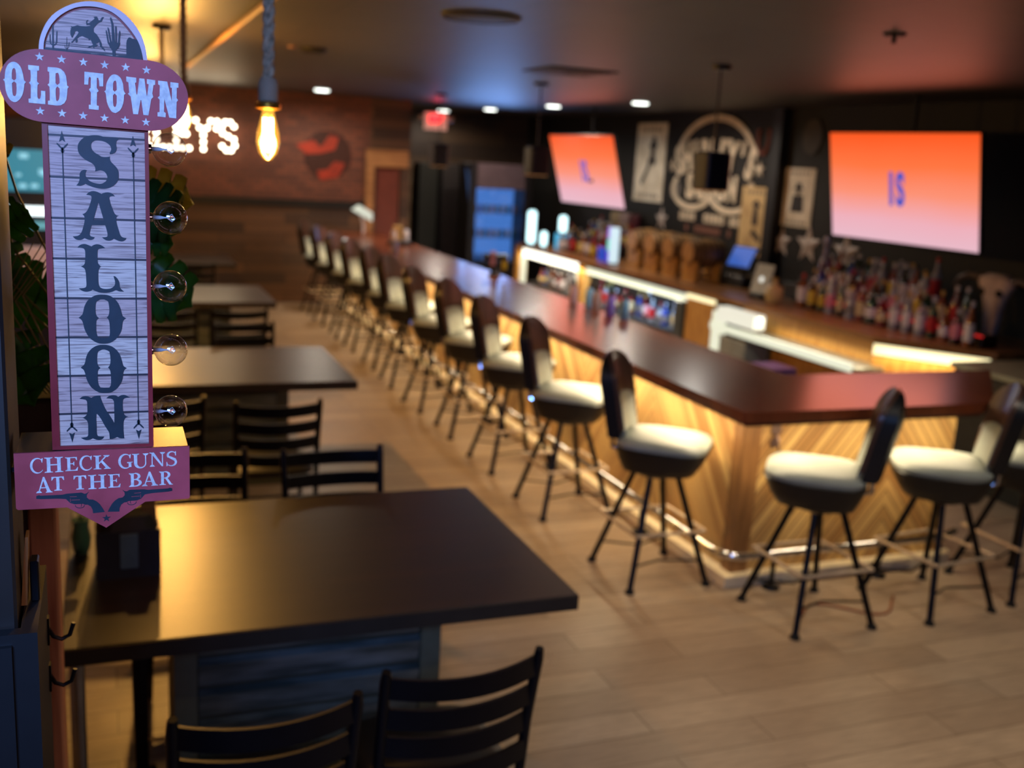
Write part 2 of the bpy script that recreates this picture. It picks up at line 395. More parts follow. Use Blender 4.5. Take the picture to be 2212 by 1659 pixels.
SIGN = {
'S': ['-1769,19749 -1575,19803 -1354,19846 -1083,19878 -801,19895 -539,19889 -295,19863 -92,19805 118,19743 377,19699 672,19679 1035,19712 1371,19746 1558,19730 1696,19693 1844,19641 1973,19588 1854,19514 1736,19427 1664,19335 1615,19225 1579,19086 1562,18930 1576,18757 1601,18591 1623,18467 1628,18348 1601,18200 1542,18050 1450,17912 1326,17793 1161,17709 996,17653 878,17632 786,17627 768,17713 767,17811 822,17911 888,18013 930,18107 953,18212 953,18352 923,18503 851,18646 743,18785 596,18917 424,19033 247,19119 57,19182 -144,19228 -357,19254 -593,19258 -818,19236 -996,19188 -1144,19111 -1267,18997 -1357,18856 -1403,18693 -1412,18514 -1393,18325 -1331,18131 -1209,17938 -1041,17759 -819,17617 -586,17493 -399,17367 -222,17269 -37,17233 149,17230 341,17243 521,17270 675,17309 803,17349 784,17251 774,17127 789,16961 836,16788 936,16643 1063,16506 1197,16368 1337,16225 1481,16070 1611,15895 1712,15690 1780,15460 1798,15189 1787,14917 1770,14687 1721,14469 1618,14235 1475,14012 1298,13818 1091,13648 865,13499 616,13380 344,13296 51,13246 -270,13233 -602,13252 -932,13300 -1250,13372 -1538,13465 -1800,13569 -2035,13674 -2233,13770 -2349,13679 -2492,13587 -2667,13515 -2863,13472 -3088,13490 -3298,13526 -3180,13652 -3060,13806 -2973,13998 -2911,14204 -2885,14401 -2877,14597 -2877,14799 -2865,14988 -2817,15138 -2743,15262 -2647,15363 -2531,15443 -2396,15510 -2253,15544 -2109,15512 -1979,15460 -2053,15378 -2122,15268 -2158,15102 -2169,14924 -2161,14777 -2117,14633 -2008,14462 -1872,14301 -1744,14186 -1601,14093 -1430,14008 -1235,13938 -1013,13883 -773,13851 -514,13845 -260,13884 -27,14000 166,14150 287,14300 361,14455 405,14605 415,14753 387,14898 328,15044 240,15207 126,15354 -16,15450 -173,15511 -336,15537 -497,15534 -642,15502 -778,15456 -914,15412 -1035,15370 -1002,15511 -981,15666 -997,15812 -1042,15957 -1115,16103 -1220,16241 -1361,16358 -1537,16468 -1761,16576 -1991,16687 -2177,16803 -2351,16935 -2539,17102 -2707,17279 -2822,17438 -2903,17607 -2964,17812 -2996,18037 -2998,18281 -2968,18521 -2901,18723 -2797,18916 -2644,19125 -2466,19321 -2279,19481 -2093,19608 -1933,19690'],
'A': ['-2156,12397 -2026,12546 -1870,12695 -1691,12803 -1495,12873 -1288,12894 -1077,12876 -863,12823 -661,12746 -487,12653 -340,12562 -213,12642 -55,12722 148,12782 368,12814 588,12803 789,12758 941,12676 1067,12571 1179,12448 1273,12331 1101,12342 920,12341 767,12302 636,12255 604,12183 585,12079 616,11877 669,11635 728,11391 798,11141 884,10893 975,10649 1061,10399 1153,10180 1262,10033 1384,9937 1530,9896 1667,9882 1557,9834 1452,9764 1394,9661 1365,9510 1364,9275 1387,9008 1432,8768 1495,8508 1578,8186 1671,7858 1753,7555 1849,7306 1974,7166 2131,7086 2346,7038 2559,7011 2501,6890 2411,6764 2256,6654 2072,6577 1884,6564 1691,6593 1497,6656 1313,6735 1148,6810 1007,6879 915,6801 790,6721 609,6652 409,6610 212,6626 32,6676 -107,6753 -224,6846 -331,6948 -421,7042 -265,7043 -101,7051 44,7076 161,7119 227,7173 259,7263 264,7416 243,7615 198,7857 137,8115 71,8365 8,8588 -1610,8562 -1672,8353 -1739,8109 -1808,7819 -1862,7555 -1888,7410 -1878,7304 -1813,7196 -1696,7108 -1502,7055 -1301,7019 -1372,6888 -1471,6763 -1624,6688 -1802,6654 -1987,6669 -2174,6719 -2357,6800 -2519,6885 -2659,6777 -2828,6677 -3034,6626 -3248,6616 -3439,6649 -3615,6731 -3773,6890 -3906,7058 -3690,7077 -3465,7110 -3291,7156 -3136,7244 -2984,7406 -2847,7626 -2737,7915 -2644,8231 -2557,8539 -2488,8834 -2439,9100 -2418,9334 -2428,9523 -2473,9680 -2576,9813 -2689,9920 -2530,9984 -2360,10081 -2210,10235 -2071,10438 -1941,10703 -1824,10993 -1726,11275 -1647,11544 -1582,11788 -1542,11993 -1543,12135 -1558,12239 -1631,12290 -1741,12340 -1945,12373', '-733,11406 -688,11333 -142,9209 -1383,9219 -777,11330'],
'L': ['-3392,5643 -3296,5769 -3176,5899 -3020,6004 -2845,6082 -2660,6118 -2471,6117 -2287,6072 -2100,6000 -1896,5911 -1707,5823 -1590,5920 -1444,6016 -1265,6087 -1066,6126 -852,6113 -644,6061 -471,5975 -319,5867 -181,5745 -65,5630 -232,5625 -419,5612 -622,5576 -799,5527 -897,5485 -953,5397 -987,5183 -1004,4890 -1019,4507 -1023,4129 -1010,3866 -978,3673 -925,3558 -851,3472 -748,3355 -644,3247 -743,3141 -839,3014 -900,2884 -942,2707 -972,2429 -991,2094 -997,1704 -991,1327 -977,1042 -943,815 -884,641 -784,509 -616,403 -408,332 -174,306 68,311 293,336 500,392 687,496 841,628 949,772 1016,939 1037,1142 1025,1351 987,1539 937,1710 891,1862 848,1991 935,2008 1040,1994 1167,1891 1297,1740 1412,1558 1505,1357 1559,1153 1592,945 1604,732 1631,532 1721,368 1841,224 1986,91 2126,-22 1884,-21 1643,-11 1486,21 1356,64 1230,131 1094,166 926,88 730,-18 505,-93 248,-151 -54,-187 -374,-198 -695,-180 -991,-135 -1220,-54 -1413,41 -1591,134 -1740,218 -1843,127 -1981,36 -2184,-31 -2409,-70 -2629,-62 -2831,-22 -2979,41 -3109,129 -3257,250 -3393,371 -3181,374 -2961,385 -2779,412 -2629,465 -2523,548 -2458,697 -2445,970 -2455,1309 -2457,1698 -2467,2073 -2488,2349 -2523,2581 -2565,2801 -2652,2985 -2852,3112 -3067,3206 -2927,3260 -2783,3337 -2672,3442 -2588,3594 -2543,3825 -2518,4101 -2498,4404 -2487,4707 -2481,4978 -2496,5211 -2542,5384 -2628,5510 -2770,5587 -2951,5628 -3175,5642'],
'O': ['-3520,-3512 -3385,-3393 -3232,-3257 -3108,-3125 -3036,-3008 -2994,-2894 -2956,-2763 -2920,-2605 -2889,-2429 -2847,-2248 -2791,-2061 -2724,-1868 -2642,-1681 -2543,-1501 -2428,-1327 -2297,-1165 -2150,-1014 -1986,-874 -1813,-751 -1630,-645 -1436,-556 -1237,-490 -1034,-452 -826,-437 -618,-434 -409,-435 -201,-448 1,-481 198,-537 390,-613 570,-710 738,-828 895,-968 1041,-1121 1178,-1288 1305,-1469 1415,-1665 1505,-1884 1578,-2118 1641,-2341 1693,-2547 1733,-2741 1774,-2915 1811,-3064 1847,-3193 1911,-3308 2026,-3408 2169,-3495 2294,-3570 2199,-3635 2091,-3710 1998,-3805 1933,-3922 1885,-4059 1843,-4225 1813,-4437 1790,-4678 1756,-4907 1709,-5108 1651,-5296 1574,-5485 1472,-5681 1352,-5878 1221,-6062 1086,-6231 941,-6388 774,-6533 579,-6672 363,-6800 137,-6895 -101,-6947 -348,-6966 -588,-6967 -820,-6959 -1045,-6933 -1259,-6881 -1459,-6796 -1648,-6684 -1825,-6561 -1992,-6436 -2147,-6299 -2291,-6139 -2425,-5945 -2548,-5728 -2654,-5511 -2742,-5302 -2813,-5094 -2874,-4886 -2921,-4672 -2957,-4459 -2999,-4263 -3047,-4089 -3101,-3932 -3174,-3796 -3282,-3684 -3409,-3591', '-1042,-1210 -937,-1139 -824,-1080 -685,-1047 -537,-1042 -398,-1072 -253,-1128 -76,-1210 77,-1308 140,-1393 168,-1514 203,-1747 228,-2033 243,-2344 237,-2656 197,-2936 129,-3177 18,-3354 -95,-3489 11,-3597 115,-3750 180,-3972 223,-4272 246,-4707 250,-5162 244,-5536 210,-5844 114,-6056 8,-6210 -241,-6224 -522,-6232 -822,-6219 -1098,-6201 -1203,-6067 -1305,-5885 -1371,-5633 -1410,-5310 -1421,-4866 -1411,-4424 -1398,-4102 -1348,-3851 -1208,-3672 -1054,-3540 -1184,-3430 -1310,-3280 -1386,-3073 -1431,-2814 -1443,-2480 -1432,-2141 -1409,-1858 -1371,-1624 -1325,-1458 -1259,-1340 -1157,-1265'],
'O2': ['-3455,-10164 -3323,-10047 -3173,-9914 -3052,-9782 -2982,-9666 -2940,-9553 -2903,-9422 -2867,-9263 -2837,-9087 -2796,-8906 -2741,-8719 -2676,-8527 -2595,-8340 -2498,-8161 -2385,-7989 -2257,-7828 -2112,-7679 -1952,-7541 -1783,-7420 -1603,-7317 -1413,-7231 -1219,-7168 -1020,-7134 -816,-7123 -612,-7123 -408,-7128 -204,-7145 -6,-7181 187,-7241 374,-7321 551,-7421 715,-7543 869,-7686 1012,-7843 1146,-8012 1270,-8197 1377,-8395 1465,-8617 1537,-8854 1599,-9078 1649,-9286 1689,-9482 1729,-9657 1764,-9808 1800,-9938 1863,-10054 1975,-10157 2115,-10246 2238,-10324 2144,-10387 2038,-10461 1947,-10555 1884,-10671 1836,-10807 1796,-10973 1766,-11186 1743,-11427 1710,-11657 1664,-11858 1607,-12046 1531,-12234 1432,-12430 1314,-12625 1186,-12808 1054,-12975 912,-13130 748,-13272 557,-13409 346,-13534 124,-13626 -108,-13673 -350,-13688 -586,-13685 -812,-13673 -1033,-13643 -1242,-13588 -1438,-13498 -1623,-13383 -1797,-13257 -1960,-13128 -2112,-12987 -2253,-12824 -2384,-12627 -2504,-12407 -2608,-12187 -2694,-11976 -2764,-11765 -2823,-11555 -2869,-11340 -2904,-11125 -2945,-10927 -2992,-10752 -3045,-10594 -3117,-10456 -3223,-10341 -3347,-10246', '-1028,-7895 -925,-7826 -815,-7768 -678,-7738 -534,-7735 -397,-7768 -255,-7827 -82,-7913 68,-8013 130,-8100 157,-8222 191,-8457 215,-8744 230,-9057 224,-9370 185,-9650 118,-9891 10,-10067 -101,-10201 2,-10311 104,-10466 168,-10690 210,-10993 232,-11430 236,-11887 230,-12262 196,-12571 102,-12782 -1,-12935 -245,-12945 -521,-12948 -814,-12930 -1084,-12907 -1187,-12771 -1287,-12587 -1351,-12332 -1390,-12007 -1400,-11561 -1390,-11116 -1377,-10793 -1329,-10543 -1191,-10365 -1040,-10235 -1167,-10122 -1291,-9970 -1365,-9760 -1409,-9499 -1421,-9164 -1410,-8823 -1387,-8540 -1350,-8306 -1305,-8139 -1241,-8022 -1141,-7949'],
'N': ['-3718,-14385 -3583,-14252 -3423,-14127 -3235,-14059 -3036,-14031 -2844,-14045 -2653,-14096 -2453,-14192 -2272,-14295 -2138,-14205 -1977,-14116 -1791,-14052 -1588,-14009 -1361,-14001 -1151,-14006 -1137,-14138 -1110,-14302 -1054,-14497 -975,-14737 -870,-15049 -748,-15390 -616,-15725 -471,-16048 -309,-16327 -142,-16601 24,-16900 188,-17210 356,-17544 508,-17849 524,-17434 538,-16951 540,-16403 538,-15866 540,-15415 532,-15053 505,-14825 442,-14672 327,-14554 153,-14475 -124,-14430 -407,-14404 -284,-14272 -132,-14143 55,-14058 262,-14009 482,-14000 702,-14032 909,-14126 1090,-14233 1253,-14139 1438,-14054 1633,-14012 1833,-14011 2033,-14067 2225,-14158 2408,-14272 2567,-14384 2319,-14398 2072,-14424 1898,-14473 1773,-14550 1704,-14655 1668,-14818 1641,-15112 1630,-15468 1637,-15862 1663,-16230 1711,-16482 1778,-16670 1861,-16818 1971,-16922 2131,-16981 2291,-17016 2129,-17077 1966,-17168 1848,-17307 1761,-17488 1707,-17694 1676,-17977 1659,-18428 1657,-18907 1670,-19295 1691,-19623 1712,-19872 1732,-20065 1547,-20060 1359,-20048 1231,-20023 1113,-19982 961,-19908 819,-19832 703,-19893 568,-19958 428,-20013 270,-20054 68,-20065 -125,-20064 -128,-19811 -137,-19543 -155,-19318 -201,-19103 -305,-18883 -436,-18656 -571,-18422 -718,-18155 -877,-17802 -1042,-17436 -1207,-17111 -1369,-16828 -1531,-16609 -1675,-16438 -1704,-16764 -1727,-17139 -1724,-17538 -1714,-17952 -1712,-18376 -1711,-18767 -1713,-19073 -1701,-19311 -1647,-19474 -1586,-19589 -1460,-19638 -1295,-19684 -1050,-19699 -805,-19705 -890,-19853 -1008,-19997 -1192,-20093 -1404,-20143 -1622,-20128 -1842,-20068 -2059,-19967 -2251,-19859 -2370,-19951 -2524,-20038 -2737,-20086 -2963,-20099 -3161,-20070 -3348,-20000 -3537,-19874 -3704,-19740 -3504,-19725 -3292,-19704 -3105,-19685 -2950,-19638 -2854,-19542 -2797,-19373 -2780,-19082 -2780,-18722 -2766,-18303 -2767,-17910 -2803,-17659 -2866,-17474 -2957,-17321 -3076,-17196 -3243,-17086 -3408,-16995 -3266,-16920 -3114,-16818 -2974,-16683 -2864,-16504 -2816,-16263 -2801,-15968 -2796,-15589 -2804,-15216 -2808,-14941 -2839,-14733 -2908,-14598 -3049,-14512 -3372,-14439'],
'o1': ['-11065,25816 -10877,25924 -10859,26139 -10833,26392 -10795,26676 -10736,26967 -10641,27249 -10521,27500 -10378,27692 -10217,27835 -10036,27933 -9847,27979 -9664,27968 -9487,27896 -9314,27755 -9159,27562 -9034,27334 -8935,27064 -8864,26729 -8814,26399 -8792,26141 -8759,25936 -8657,25799 -8547,25703 -8639,25615 -8728,25470 -8777,25179 -8826,24836 -8901,24507 -8998,24196 -9122,23931 -9262,23706 -9415,23529 -9568,23396 -9705,23302 -9843,23256 -10000,23268 -10158,23327 -10305,23424 -10441,23568 -10562,23774 -10665,24020 -10750,24294 -10812,24581 -10843,24871 -10861,25148 -10873,25403 -10900,25611 -10979,25735', '-10007,27027 -9903,27217 -9755,27255 -9641,27083 -9597,26595 -9620,26023 -9853,25787 -10098,25985 -10085,26556', '-9852,25694 -9621,25504 -9605,24933 -9671,24251 -9764,24009 -9889,23948 -10031,24041 -10091,24376 -10102,24947 -10095,25467'],
'l1': ['-8234,27743 -7021,27715 -7040,27193 -7254,27150 -7319,25893 -7097,25623 -7275,25478 -7332,24583 -7329,24005 -7212,23803 -7035,23895 -6920,24351 -6913,24824 -6431,24808 -6486,23249 -8334,23301 -8335,23774 -8102,23817 -8051,24529 -8027,25420 -8215,25666 -8039,25888 -7988,26466 -7992,27141 -8234,27225'],
'd1': ['-6068,27691 -5063,27696 -4816,27648 -4569,27553 -4228,27240 -4042,26783 -3964,26051 -3951,25683 -3755,25497 -3912,25316 -3985,24569 -4079,23979 -4347,23508 -4758,23240 -5213,23181 -6187,23244 -6172,23668 -5955,23737 -5938,24688 -5949,25371 -6156,25591 -5965,25790 -5909,26528 -5919,27129 -6100,27192', '-5195,27031 -4933,27104 -4831,26877 -4783,26355 -4783,25882 -5062,25623 -5250,25845 -5225,26583', '-5057,25481 -4804,25248 -4828,24507 -4910,23971 -5095,23693 -5243,23788 -5270,24474 -5245,25214'],
't1': ['-1923,27482 247,27405 197,25878 -250,25856 -275,26512 -353,26870 -518,26857 -549,25638 -335,25288 -546,25089 -604,23523 -370,23478 -394,22985 -1539,23028 -1525,23550 -1308,23535 -1250,25036 -1457,25386 -1252,25614 -1203,26803 -1346,26912 -1467,26721 -1535,25939 -1983,25953'],
'o3': ['313,25306 408,25365 494,25473 520,25702 535,25965 572,26182 634,26400 745,26657 882,26908 1028,27126 1187,27298 1359,27395 1544,27431 1751,27411 1957,27330 2143,27180 2305,26960 2435,26654 2529,26303 2557,25920 2585,25570 2690,25347 2804,25186 2707,25130 2621,25018 2590,24710 2559,24335 2489,23982 2383,23642 2230,23328 2042,23061 1810,22881 1587,22751 1370,22785 1143,22875 957,23108 799,23407 672,23725 578,24069 532,24457 507,24800 487,24977 455,25103 386,25216', '1373,26397 1497,26651 1676,26696 1759,26427 1769,25570 1514,25329 1323,25536', '1516,25121 1754,24893 1735,24029 1636,23589 1484,23455 1339,23630 1303,24121 1308,24859'],
'w1': ['2919,27285 4102,27226 4092,26671 3941,26598 4094,25190 4173,25196 4324,26196 4462,27193 5065,27179 5302,25156 5363,25160 5568,26539 5357,26616 5366,27172 6366,27109 6327,26536 6144,26522 5975,25454 6090,25027 5843,24760 5475,22723 4867,22738 4644,24548 4565,24543 4231,22776 3657,22768 3397,24891 3074,25206 3227,25372 3162,26598 2907,26701'],
'n1': ['6700,27092 7799,27055 8334,24628 8355,26319 8171,26368 8179,27022 9163,26975 9145,26411 8960,26397 8914,25110 9097,24872 8909,24607 8843,22585 7989,22622 7415,24937 7369,23304 7576,23161 7544,22624 6574,22685 6582,23187 6827,23236 6849,24771 6621,25004 6856,25239 6887,26518 6705,26628'],
'dome': ['-7053,29425 -7051,29584 -7039,29810 -7011,30220 -6946,30712 -6817,31221 -6635,31759 -6396,32330 -6108,32889 -5783,33389 -5406,33846 -4965,34258 -4464,34638 -3881,35008 -3276,35330 -2703,35562 -2153,35732 -1658,35850 -1155,35918 -578,35950 31,35927 660,35831 1282,35671 1862,35455 2411,35174 2933,34816 3415,34400 3847,33937 4231,33438 4573,32923 4858,32384 5071,31804 5227,31234 5333,30742 5406,30258 5470,29686 5518,29174 5551,28883 5576,28680'],
'domein': ['-6512,29216 -6508,29375 -6498,29602 -6485,30075 -6431,30631 -6289,31159 -6090,31683 -5851,32195 -5567,32688 -5243,33148 -4865,33582 -4419,33996 -3920,34375 -3368,34719 -2793,34998 -2239,35170 -1670,35272 -1054,35333 -422,35336 214,35275 828,35143 1379,34929 1891,34638 2371,34263 2828,33823 3282,33327 3705,32800 4081,32275 4394,31751 4611,31232 4764,30731 4869,30253 4943,29821 5012,29467 5062,29168 5080,28913 5086,28705'],
'rider': ['-3270,31467 -3415,31806 -3419,32255 -3331,32520 -3452,32604 -3267,32590 -3352,32838 -3169,32759 -2856,32885 -2604,33006 -2234,32945 -1611,32960 -1296,33036 -1077,33070 -1230,33171 -1544,33102 -1597,33456 -1541,33654 -1339,33751 -1317,33663 -1457,33566 -1445,33311 -1224,33396 -904,33685 -615,33938 -630,34097 -767,34116 -514,34218 -295,34214 -206,34010 -148,33823 41,33842 140,34045 239,34215 523,34256 360,34034 226,33699 -29,33577 -285,33391 -609,32973 -740,32767 -719,32382 -381,32091 -79,31600 131,31165 185,30780 462,30479 549,30128 208,30456 -9,30632 -97,30884 -120,31207 -280,31128 -536,30975 -224,30840 -736,30567 -678,30345 -923,30615 -1558,30364 -1299,30646 -855,30816 -1004,31127 -1120,31472 -1343,31322 -1369,31514 -1772,31638 -2081,31770 -2396,31644 -2651,31427 -2598,31110 -2760,30902 -2880,31020 -2842,31281 -3034,31070 -3227,30859 -3380,30910 -3156,31156 -2896,31534 -2638,31879 -2474,32152 -2625,32298 -2844,32245 -2945,31979 -3077,31710 -3176,31508'],
'c1_0': ['-5398,32815 -5445,32698 -5549,29814 -5339,29834 -5285,32716 -5361,32825'],
'c1_1': ['-5761,31660 -5789,31550 -5806,30679 -5683,30440 -5441,30304 -5361,30442 -5576,30560 -5672,30710 -5667,31566 -5712,31671'],
'c1_2': ['-4951,32099 -5004,31967 -5093,30761 -5172,30583 -5431,30446 -5371,30300 -5068,30470 -4946,30760 -4882,31973 -4902,32099'],
'c2_0': ['-3870,31475 -3930,29958 -3831,29968 -3820,31480'],
'c2_1': ['-4134,30514 -4092,30187 -3904,30033 -3863,30086 -4036,30221 -4073,30530'],
'c2_2': ['-3628,30891 -3707,30310 -3894,30079 -3848,30041 -3648,30296 -3567,30889'],
'c3_0': ['1200,34266 1179,34085 1327,33467 1346,31852 1340,30809 1380,29508 1739,29550 1762,30866 1677,31903 1580,33524 1389,34165 1299,34300'],
'c3_1': ['657,32711 658,32498 840,31200 1249,30539 1461,30708 1009,31275 809,32540 731,32735'],
'c3_2': ['868,33052 876,32839 1078,31422 1242,30894 1483,31008 1290,31491 1051,32891 941,33082'],
'c3_3': ['1792,33320 1737,33131 1742,31383 1558,30877 1800,30821 1959,31392 1941,33156 1894,33330'],
'c3_4': ['2238,32779 2190,32599 2024,31302 1575,30679 1899,30506 2246,31263 2368,32601 2328,32787'],
'fence_0': ['-6445,30688 3013,30569 3023,30648 -6435,30765'],
'fence_1': ['-6454,30457 3008,30345 3019,30437 -6442,30547'],
'blob': ['924,31237 1309,31403 1945,31330 2329,31365 2189,30829 1796,30402 1349,30362 1071,30729'],
'ground': ['-6454,29990 -5723,29927 -4675,30021 -3813,29936 -3318,29883 -2324,29809 -1819,29984 -1072,29757 192,29803 1462,29717 3003,29884 3033,31364 3106,31763 3305,32076 3498,32127 3753,31987 4268,31936 4584,31571 4766,30863 4902,29354 2734,29334 -1081,29398 -4195,29580 -6468,29605'],
'gun': ['-9345,-27103 -9016,-27000 -8801,-27089 -6172,-27121 -5671,-27015 -3835,-26968 -3450,-27171 -3196,-27123 -2881,-26889 -3174,-27315 -3184,-27696 -2912,-28001 -2407,-28066 -1963,-28351 -1577,-28761 -1197,-29429 -981,-29908 -2458,-29982 -2501,-29466 -2714,-29003 -3100,-28721 -3436,-28698 -3657,-28556 -4718,-28547 -5268,-28319 -5536,-28016 -5749,-27749 -6739,-27620 -8818,-27545 -9359,-27478'],
'guard': ['-3570,-28751 -3563,-28843 -3598,-28923 -3676,-28997 -3792,-29054 -3935,-29086 -4092,-29089 -4248,-29064 -4388,-29012 -4500,-28940 -4573,-28856 -4603,-28772 -4591,-28681 -4663,-28668 -4675,-28781 -4632,-28901 -4543,-29005 -4416,-29088 -4262,-29145 -4094,-29172 -3925,-29168 -3769,-29133 -3637,-29068 -3541,-28977 -3492,-28862 -3497,-28748'],
'trig': ['-3914,-28540 -3909,-28756 -3979,-28933 -3917,-28966 -3843,-28772 -3847,-28540'],
'gl1': ['-5269,-27486 -4408,-27505 -4408,-27448 -5269,-27429'],
'gl2': ['-5247,-27720 -5245,-28195 -5195,-28196 -5197,-27721'],
'gl3': ['-5089,-27967 -4030,-27974 -4031,-27917 -5090,-27910'],
'box': ['-11831,-21165 10084,-21191 10117,-28770 4214,-28816 -851,-32193 -5639,-28947 -11826,-28873'],
}

# ---------------------------------------------------------------- shared materials
M_floor = planks('floor_planks', [rgb(190, 165, 137), rgb(166, 141, 116)], rgb(122, 99, 79), 1.22, 0.18, (0, 1), rough=0.42, grain=0.42, gap=0.003, gs=5)
M_ceil = planks('ceiling_panels', [rgb(63, 54, 48), rgb(58, 49, 43)], rgb(30, 25, 22), 1.2, 0.6, (0, 1), rough=0.5, grain=0.3, gap=0.008, gs=4)
M_black = pbr('black_wall_paint', rgb(24, 22, 21), 0.7)
M_brick = None
M_woodwall = planks('mixed_wood_wall', [rgb(112, 78, 52), rgb(58, 40, 30)], rgb(20, 14, 10), 0.9, 0.14, (0, 2), rough=0.6, grain=0.4, gap=0.004)
M_table = planks('dark_table_wood', [rgb(50, 33, 25), rgb(39, 26, 20)], rgb(25, 16, 12), 0.75, 0.045, (0, 1), rough=0.34, grain=0.35, gap=0.0008, coat=0.0, bump=0.05)
M_tedge = pbr('table_edge', rgb(46, 36, 28), 0.5)
M_metal = pbr('black_metal', rgb(20, 20, 26), 0.35, 0.6)
M_vinyl = pbr('black_vinyl', rgb(16, 16, 20), 0.42)
M_cream = pbr('cream_vinyl', rgb(156, 161, 153), 0.5, c2=rgb(142, 147, 137), scale=6)
M_backwood = pbr('stool_back_wood', rgb(84, 60, 50), 0.3, c2=rgb(60, 42, 34), scale=5, stretch=(1, 1, .3))
M_tanmetal = pbr('worn_steel', rgb(214, 190, 160), 0.4, 0.4)
M_chrome = pbr('chrome', rgb(225, 225, 230), 0.12, 1.0)
M_bartop = planks('bar_top_wood', [rgb(132, 66, 36), rgb(112, 54, 30)], rgb(80, 38, 20), 1.6, 0.1, (1, 0), rough=0.25, grain=0.3, gap=0.0008, coat=0.0, bump=0.03)
M_chev = chevron('diagonal_board_cladding')
M_post = pbr('corner_post_wood', rgb(150, 104, 58), 0.5, c2=rgb(120, 80, 42), scale=4, stretch=(8, 8, 1))
M_led = emis('led_strip', (1.0, 0.97, 0.82), 2.4)
M_ledy = emis('led_strip_warm', (1.0, 0.88, 0.50), 1.3)
M_ledlow = emis('led_glow_white', (0.86, 0.90, 0.70), 0.85)
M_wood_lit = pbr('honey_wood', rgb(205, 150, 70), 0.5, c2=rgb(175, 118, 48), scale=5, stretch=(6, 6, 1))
M_counter = planks('back_counter_wood', [rgb(150, 104, 60), rgb(128, 86, 48)], rgb(84, 54, 30), 1.5, 0.1, (1, 0), rough=0.3, grain=0.3, gap=0.001)

def brick(name, c1, c2, mo):
    m, nt, b = newmat(name)
    tc = N(nt, 'ShaderNodeTexCoord'); sx = N(nt, 'ShaderNodeSeparateXYZ'); cx = N(nt, 'ShaderNodeCombineXYZ')
    nt.links.new(tc.outputs['Object'], sx.inputs[0])
    nt.links.new(math_node(nt, 'ADD', sx.outputs[0], sx.outputs[1]), cx.inputs[0]); nt.links.new(sx.outputs[2], cx.inputs[1])
    br = N(nt, 'ShaderNodeTexBrick')
    for k, v in (('Scale', 1.0), ('Brick Width', 0.21), ('Row Height', 0.075), ('Mortar Size', 0.008)): br.inputs[k].default_value = v
    for k, v in (('Color1', c1), ('Color2', c2), ('Mortar', mo)): br.inputs[k].default_value = tuple(v) + (1,)
    nt.links.new(cx.outputs[0], br.inputs['Vector'])
    nt.links.new(br.outputs['Color'], b.inputs['Base Color'])
    b.inputs['Roughness'].default_value = 0.75
    return m
M_brick = brick('red_brick', rgb(124, 72, 54), rgb(92, 54, 44), rgb(70, 52, 44))

def struct(name, mb, mat):
    return tag(mb.build(name, mat), kind='structure')

# ---------------------------------------------------------------- the room
CZ, WX, FY = 2.93, 7.2, 14.9
struct('floor', MB().box(-3.6, 7.4, -3.2, 18.1, -0.08, 0), M_floor)
struct('ceiling', MB().box(-3.6, 7.4, -3.2, 18.1, CZ, CZ + 0.1), M_ceil)
struct('wall_right', MB().box(WX, WX + 0.15, -3.2, 18.1, 0, CZ), M_black)
struct('wall_left', MB().box(-3.6, -3.45, -3.2, FY, 0, CZ), M_brick)
struct('wall_rear', MB().box(-3.45, WX, -3.2, -3.05, 0, CZ), M_woodwall)
struct('wall_far', MB().box(-3.45, 3.55, FY, FY + 0.15, 1.45, CZ), M_brick)
struct('wall_far_lower', MB().box(-3.45, 3.55, FY, FY + 0.15, 0, 1.45), M_woodwall)
struct('wall_far_doorway', MB().box(3.55, 3.66, FY, FY + 0.15, 0, CZ).box(4.02, 4.15, FY, FY + 0.15, 0, CZ).box(3.66, 4.02, FY, FY + 0.15, 1.98, CZ), M_woodwall)
struct('trim_1', MB().box(-3.45, 3.55, FY - 0.03, FY, 1.36, 1.47), pbr('black_trim', rgb(22, 19, 18), 0.5))
struct('wall_recess', MB().box(4.15, WX, 17.95, 18.1, 0, CZ), planks('recess_wood', [rgb(84, 62, 42), rgb(48, 34, 26)], rgb(18, 13, 10), 1.2, 0.24, (0, 2), rough=0.6))
struct('wall_recess_side', MB().box(4.0, 4.15, FY + 0.15, 17.95, 0, CZ), M_black)
d = struct('door_1', MB().bbox(3.66, 4.02, FY + 0.03, FY + 0.07, 0.01, 1.97), pbr('brick_red_door', rgb(112, 54, 42), 0.5))
MB().box(3.70, 3.73, FY - 0.02, FY + 0.03, 0.95, 1.05).build('door_handle', M_chrome, d)
struct('trim_2', MB().box(7.08, WX, 10.05, 10.22, 0, CZ), pbr('black_trim', rgb(22, 19, 18), 0.5))
struct('trim_3', MB().box(3.5, 4.12, FY - 0.05, FY, 1.98, 2.22).box(3.5, 3.62, FY - 0.05, FY, 0, 1.98), pbr('tan_board', rgb(176, 128, 82), 0.6, c2=rgb(140, 98, 60), scale=3, stretch=(1, 1, 8)))
# tall dark frames and a pale post in the recess
for i, (x0, x1, mm) in enumerate([(4.60, 4.95, 'pale'), (5.08, 5.42, 'dark'), (5.5, 5.86, 'dark2')]):
    mt = {'pale': pbr('weathered_board', rgb(128, 108, 82), 0.7, c2=rgb(90, 66, 44), scale=2.2, stretch=(1, 1, 3)),
          'dark': pbr('dark_green_paint', rgb(40, 40, 34), 0.6), 'dark2': pbr('dark_grey_paint', rgb(58, 52, 52), 0.6)}[mm]
    o = MB().bbox(x0, x1, 17.6, 17.94, 0, 2.05, 0.01).build('upright_panel', mt)
    tag(o, ['pale weathered board upright beside the doorway at the far end', 'narrow dark green upright panel at the far end',
            'dark grey upright panel beside the blue lit cooler'][i], 'panel')

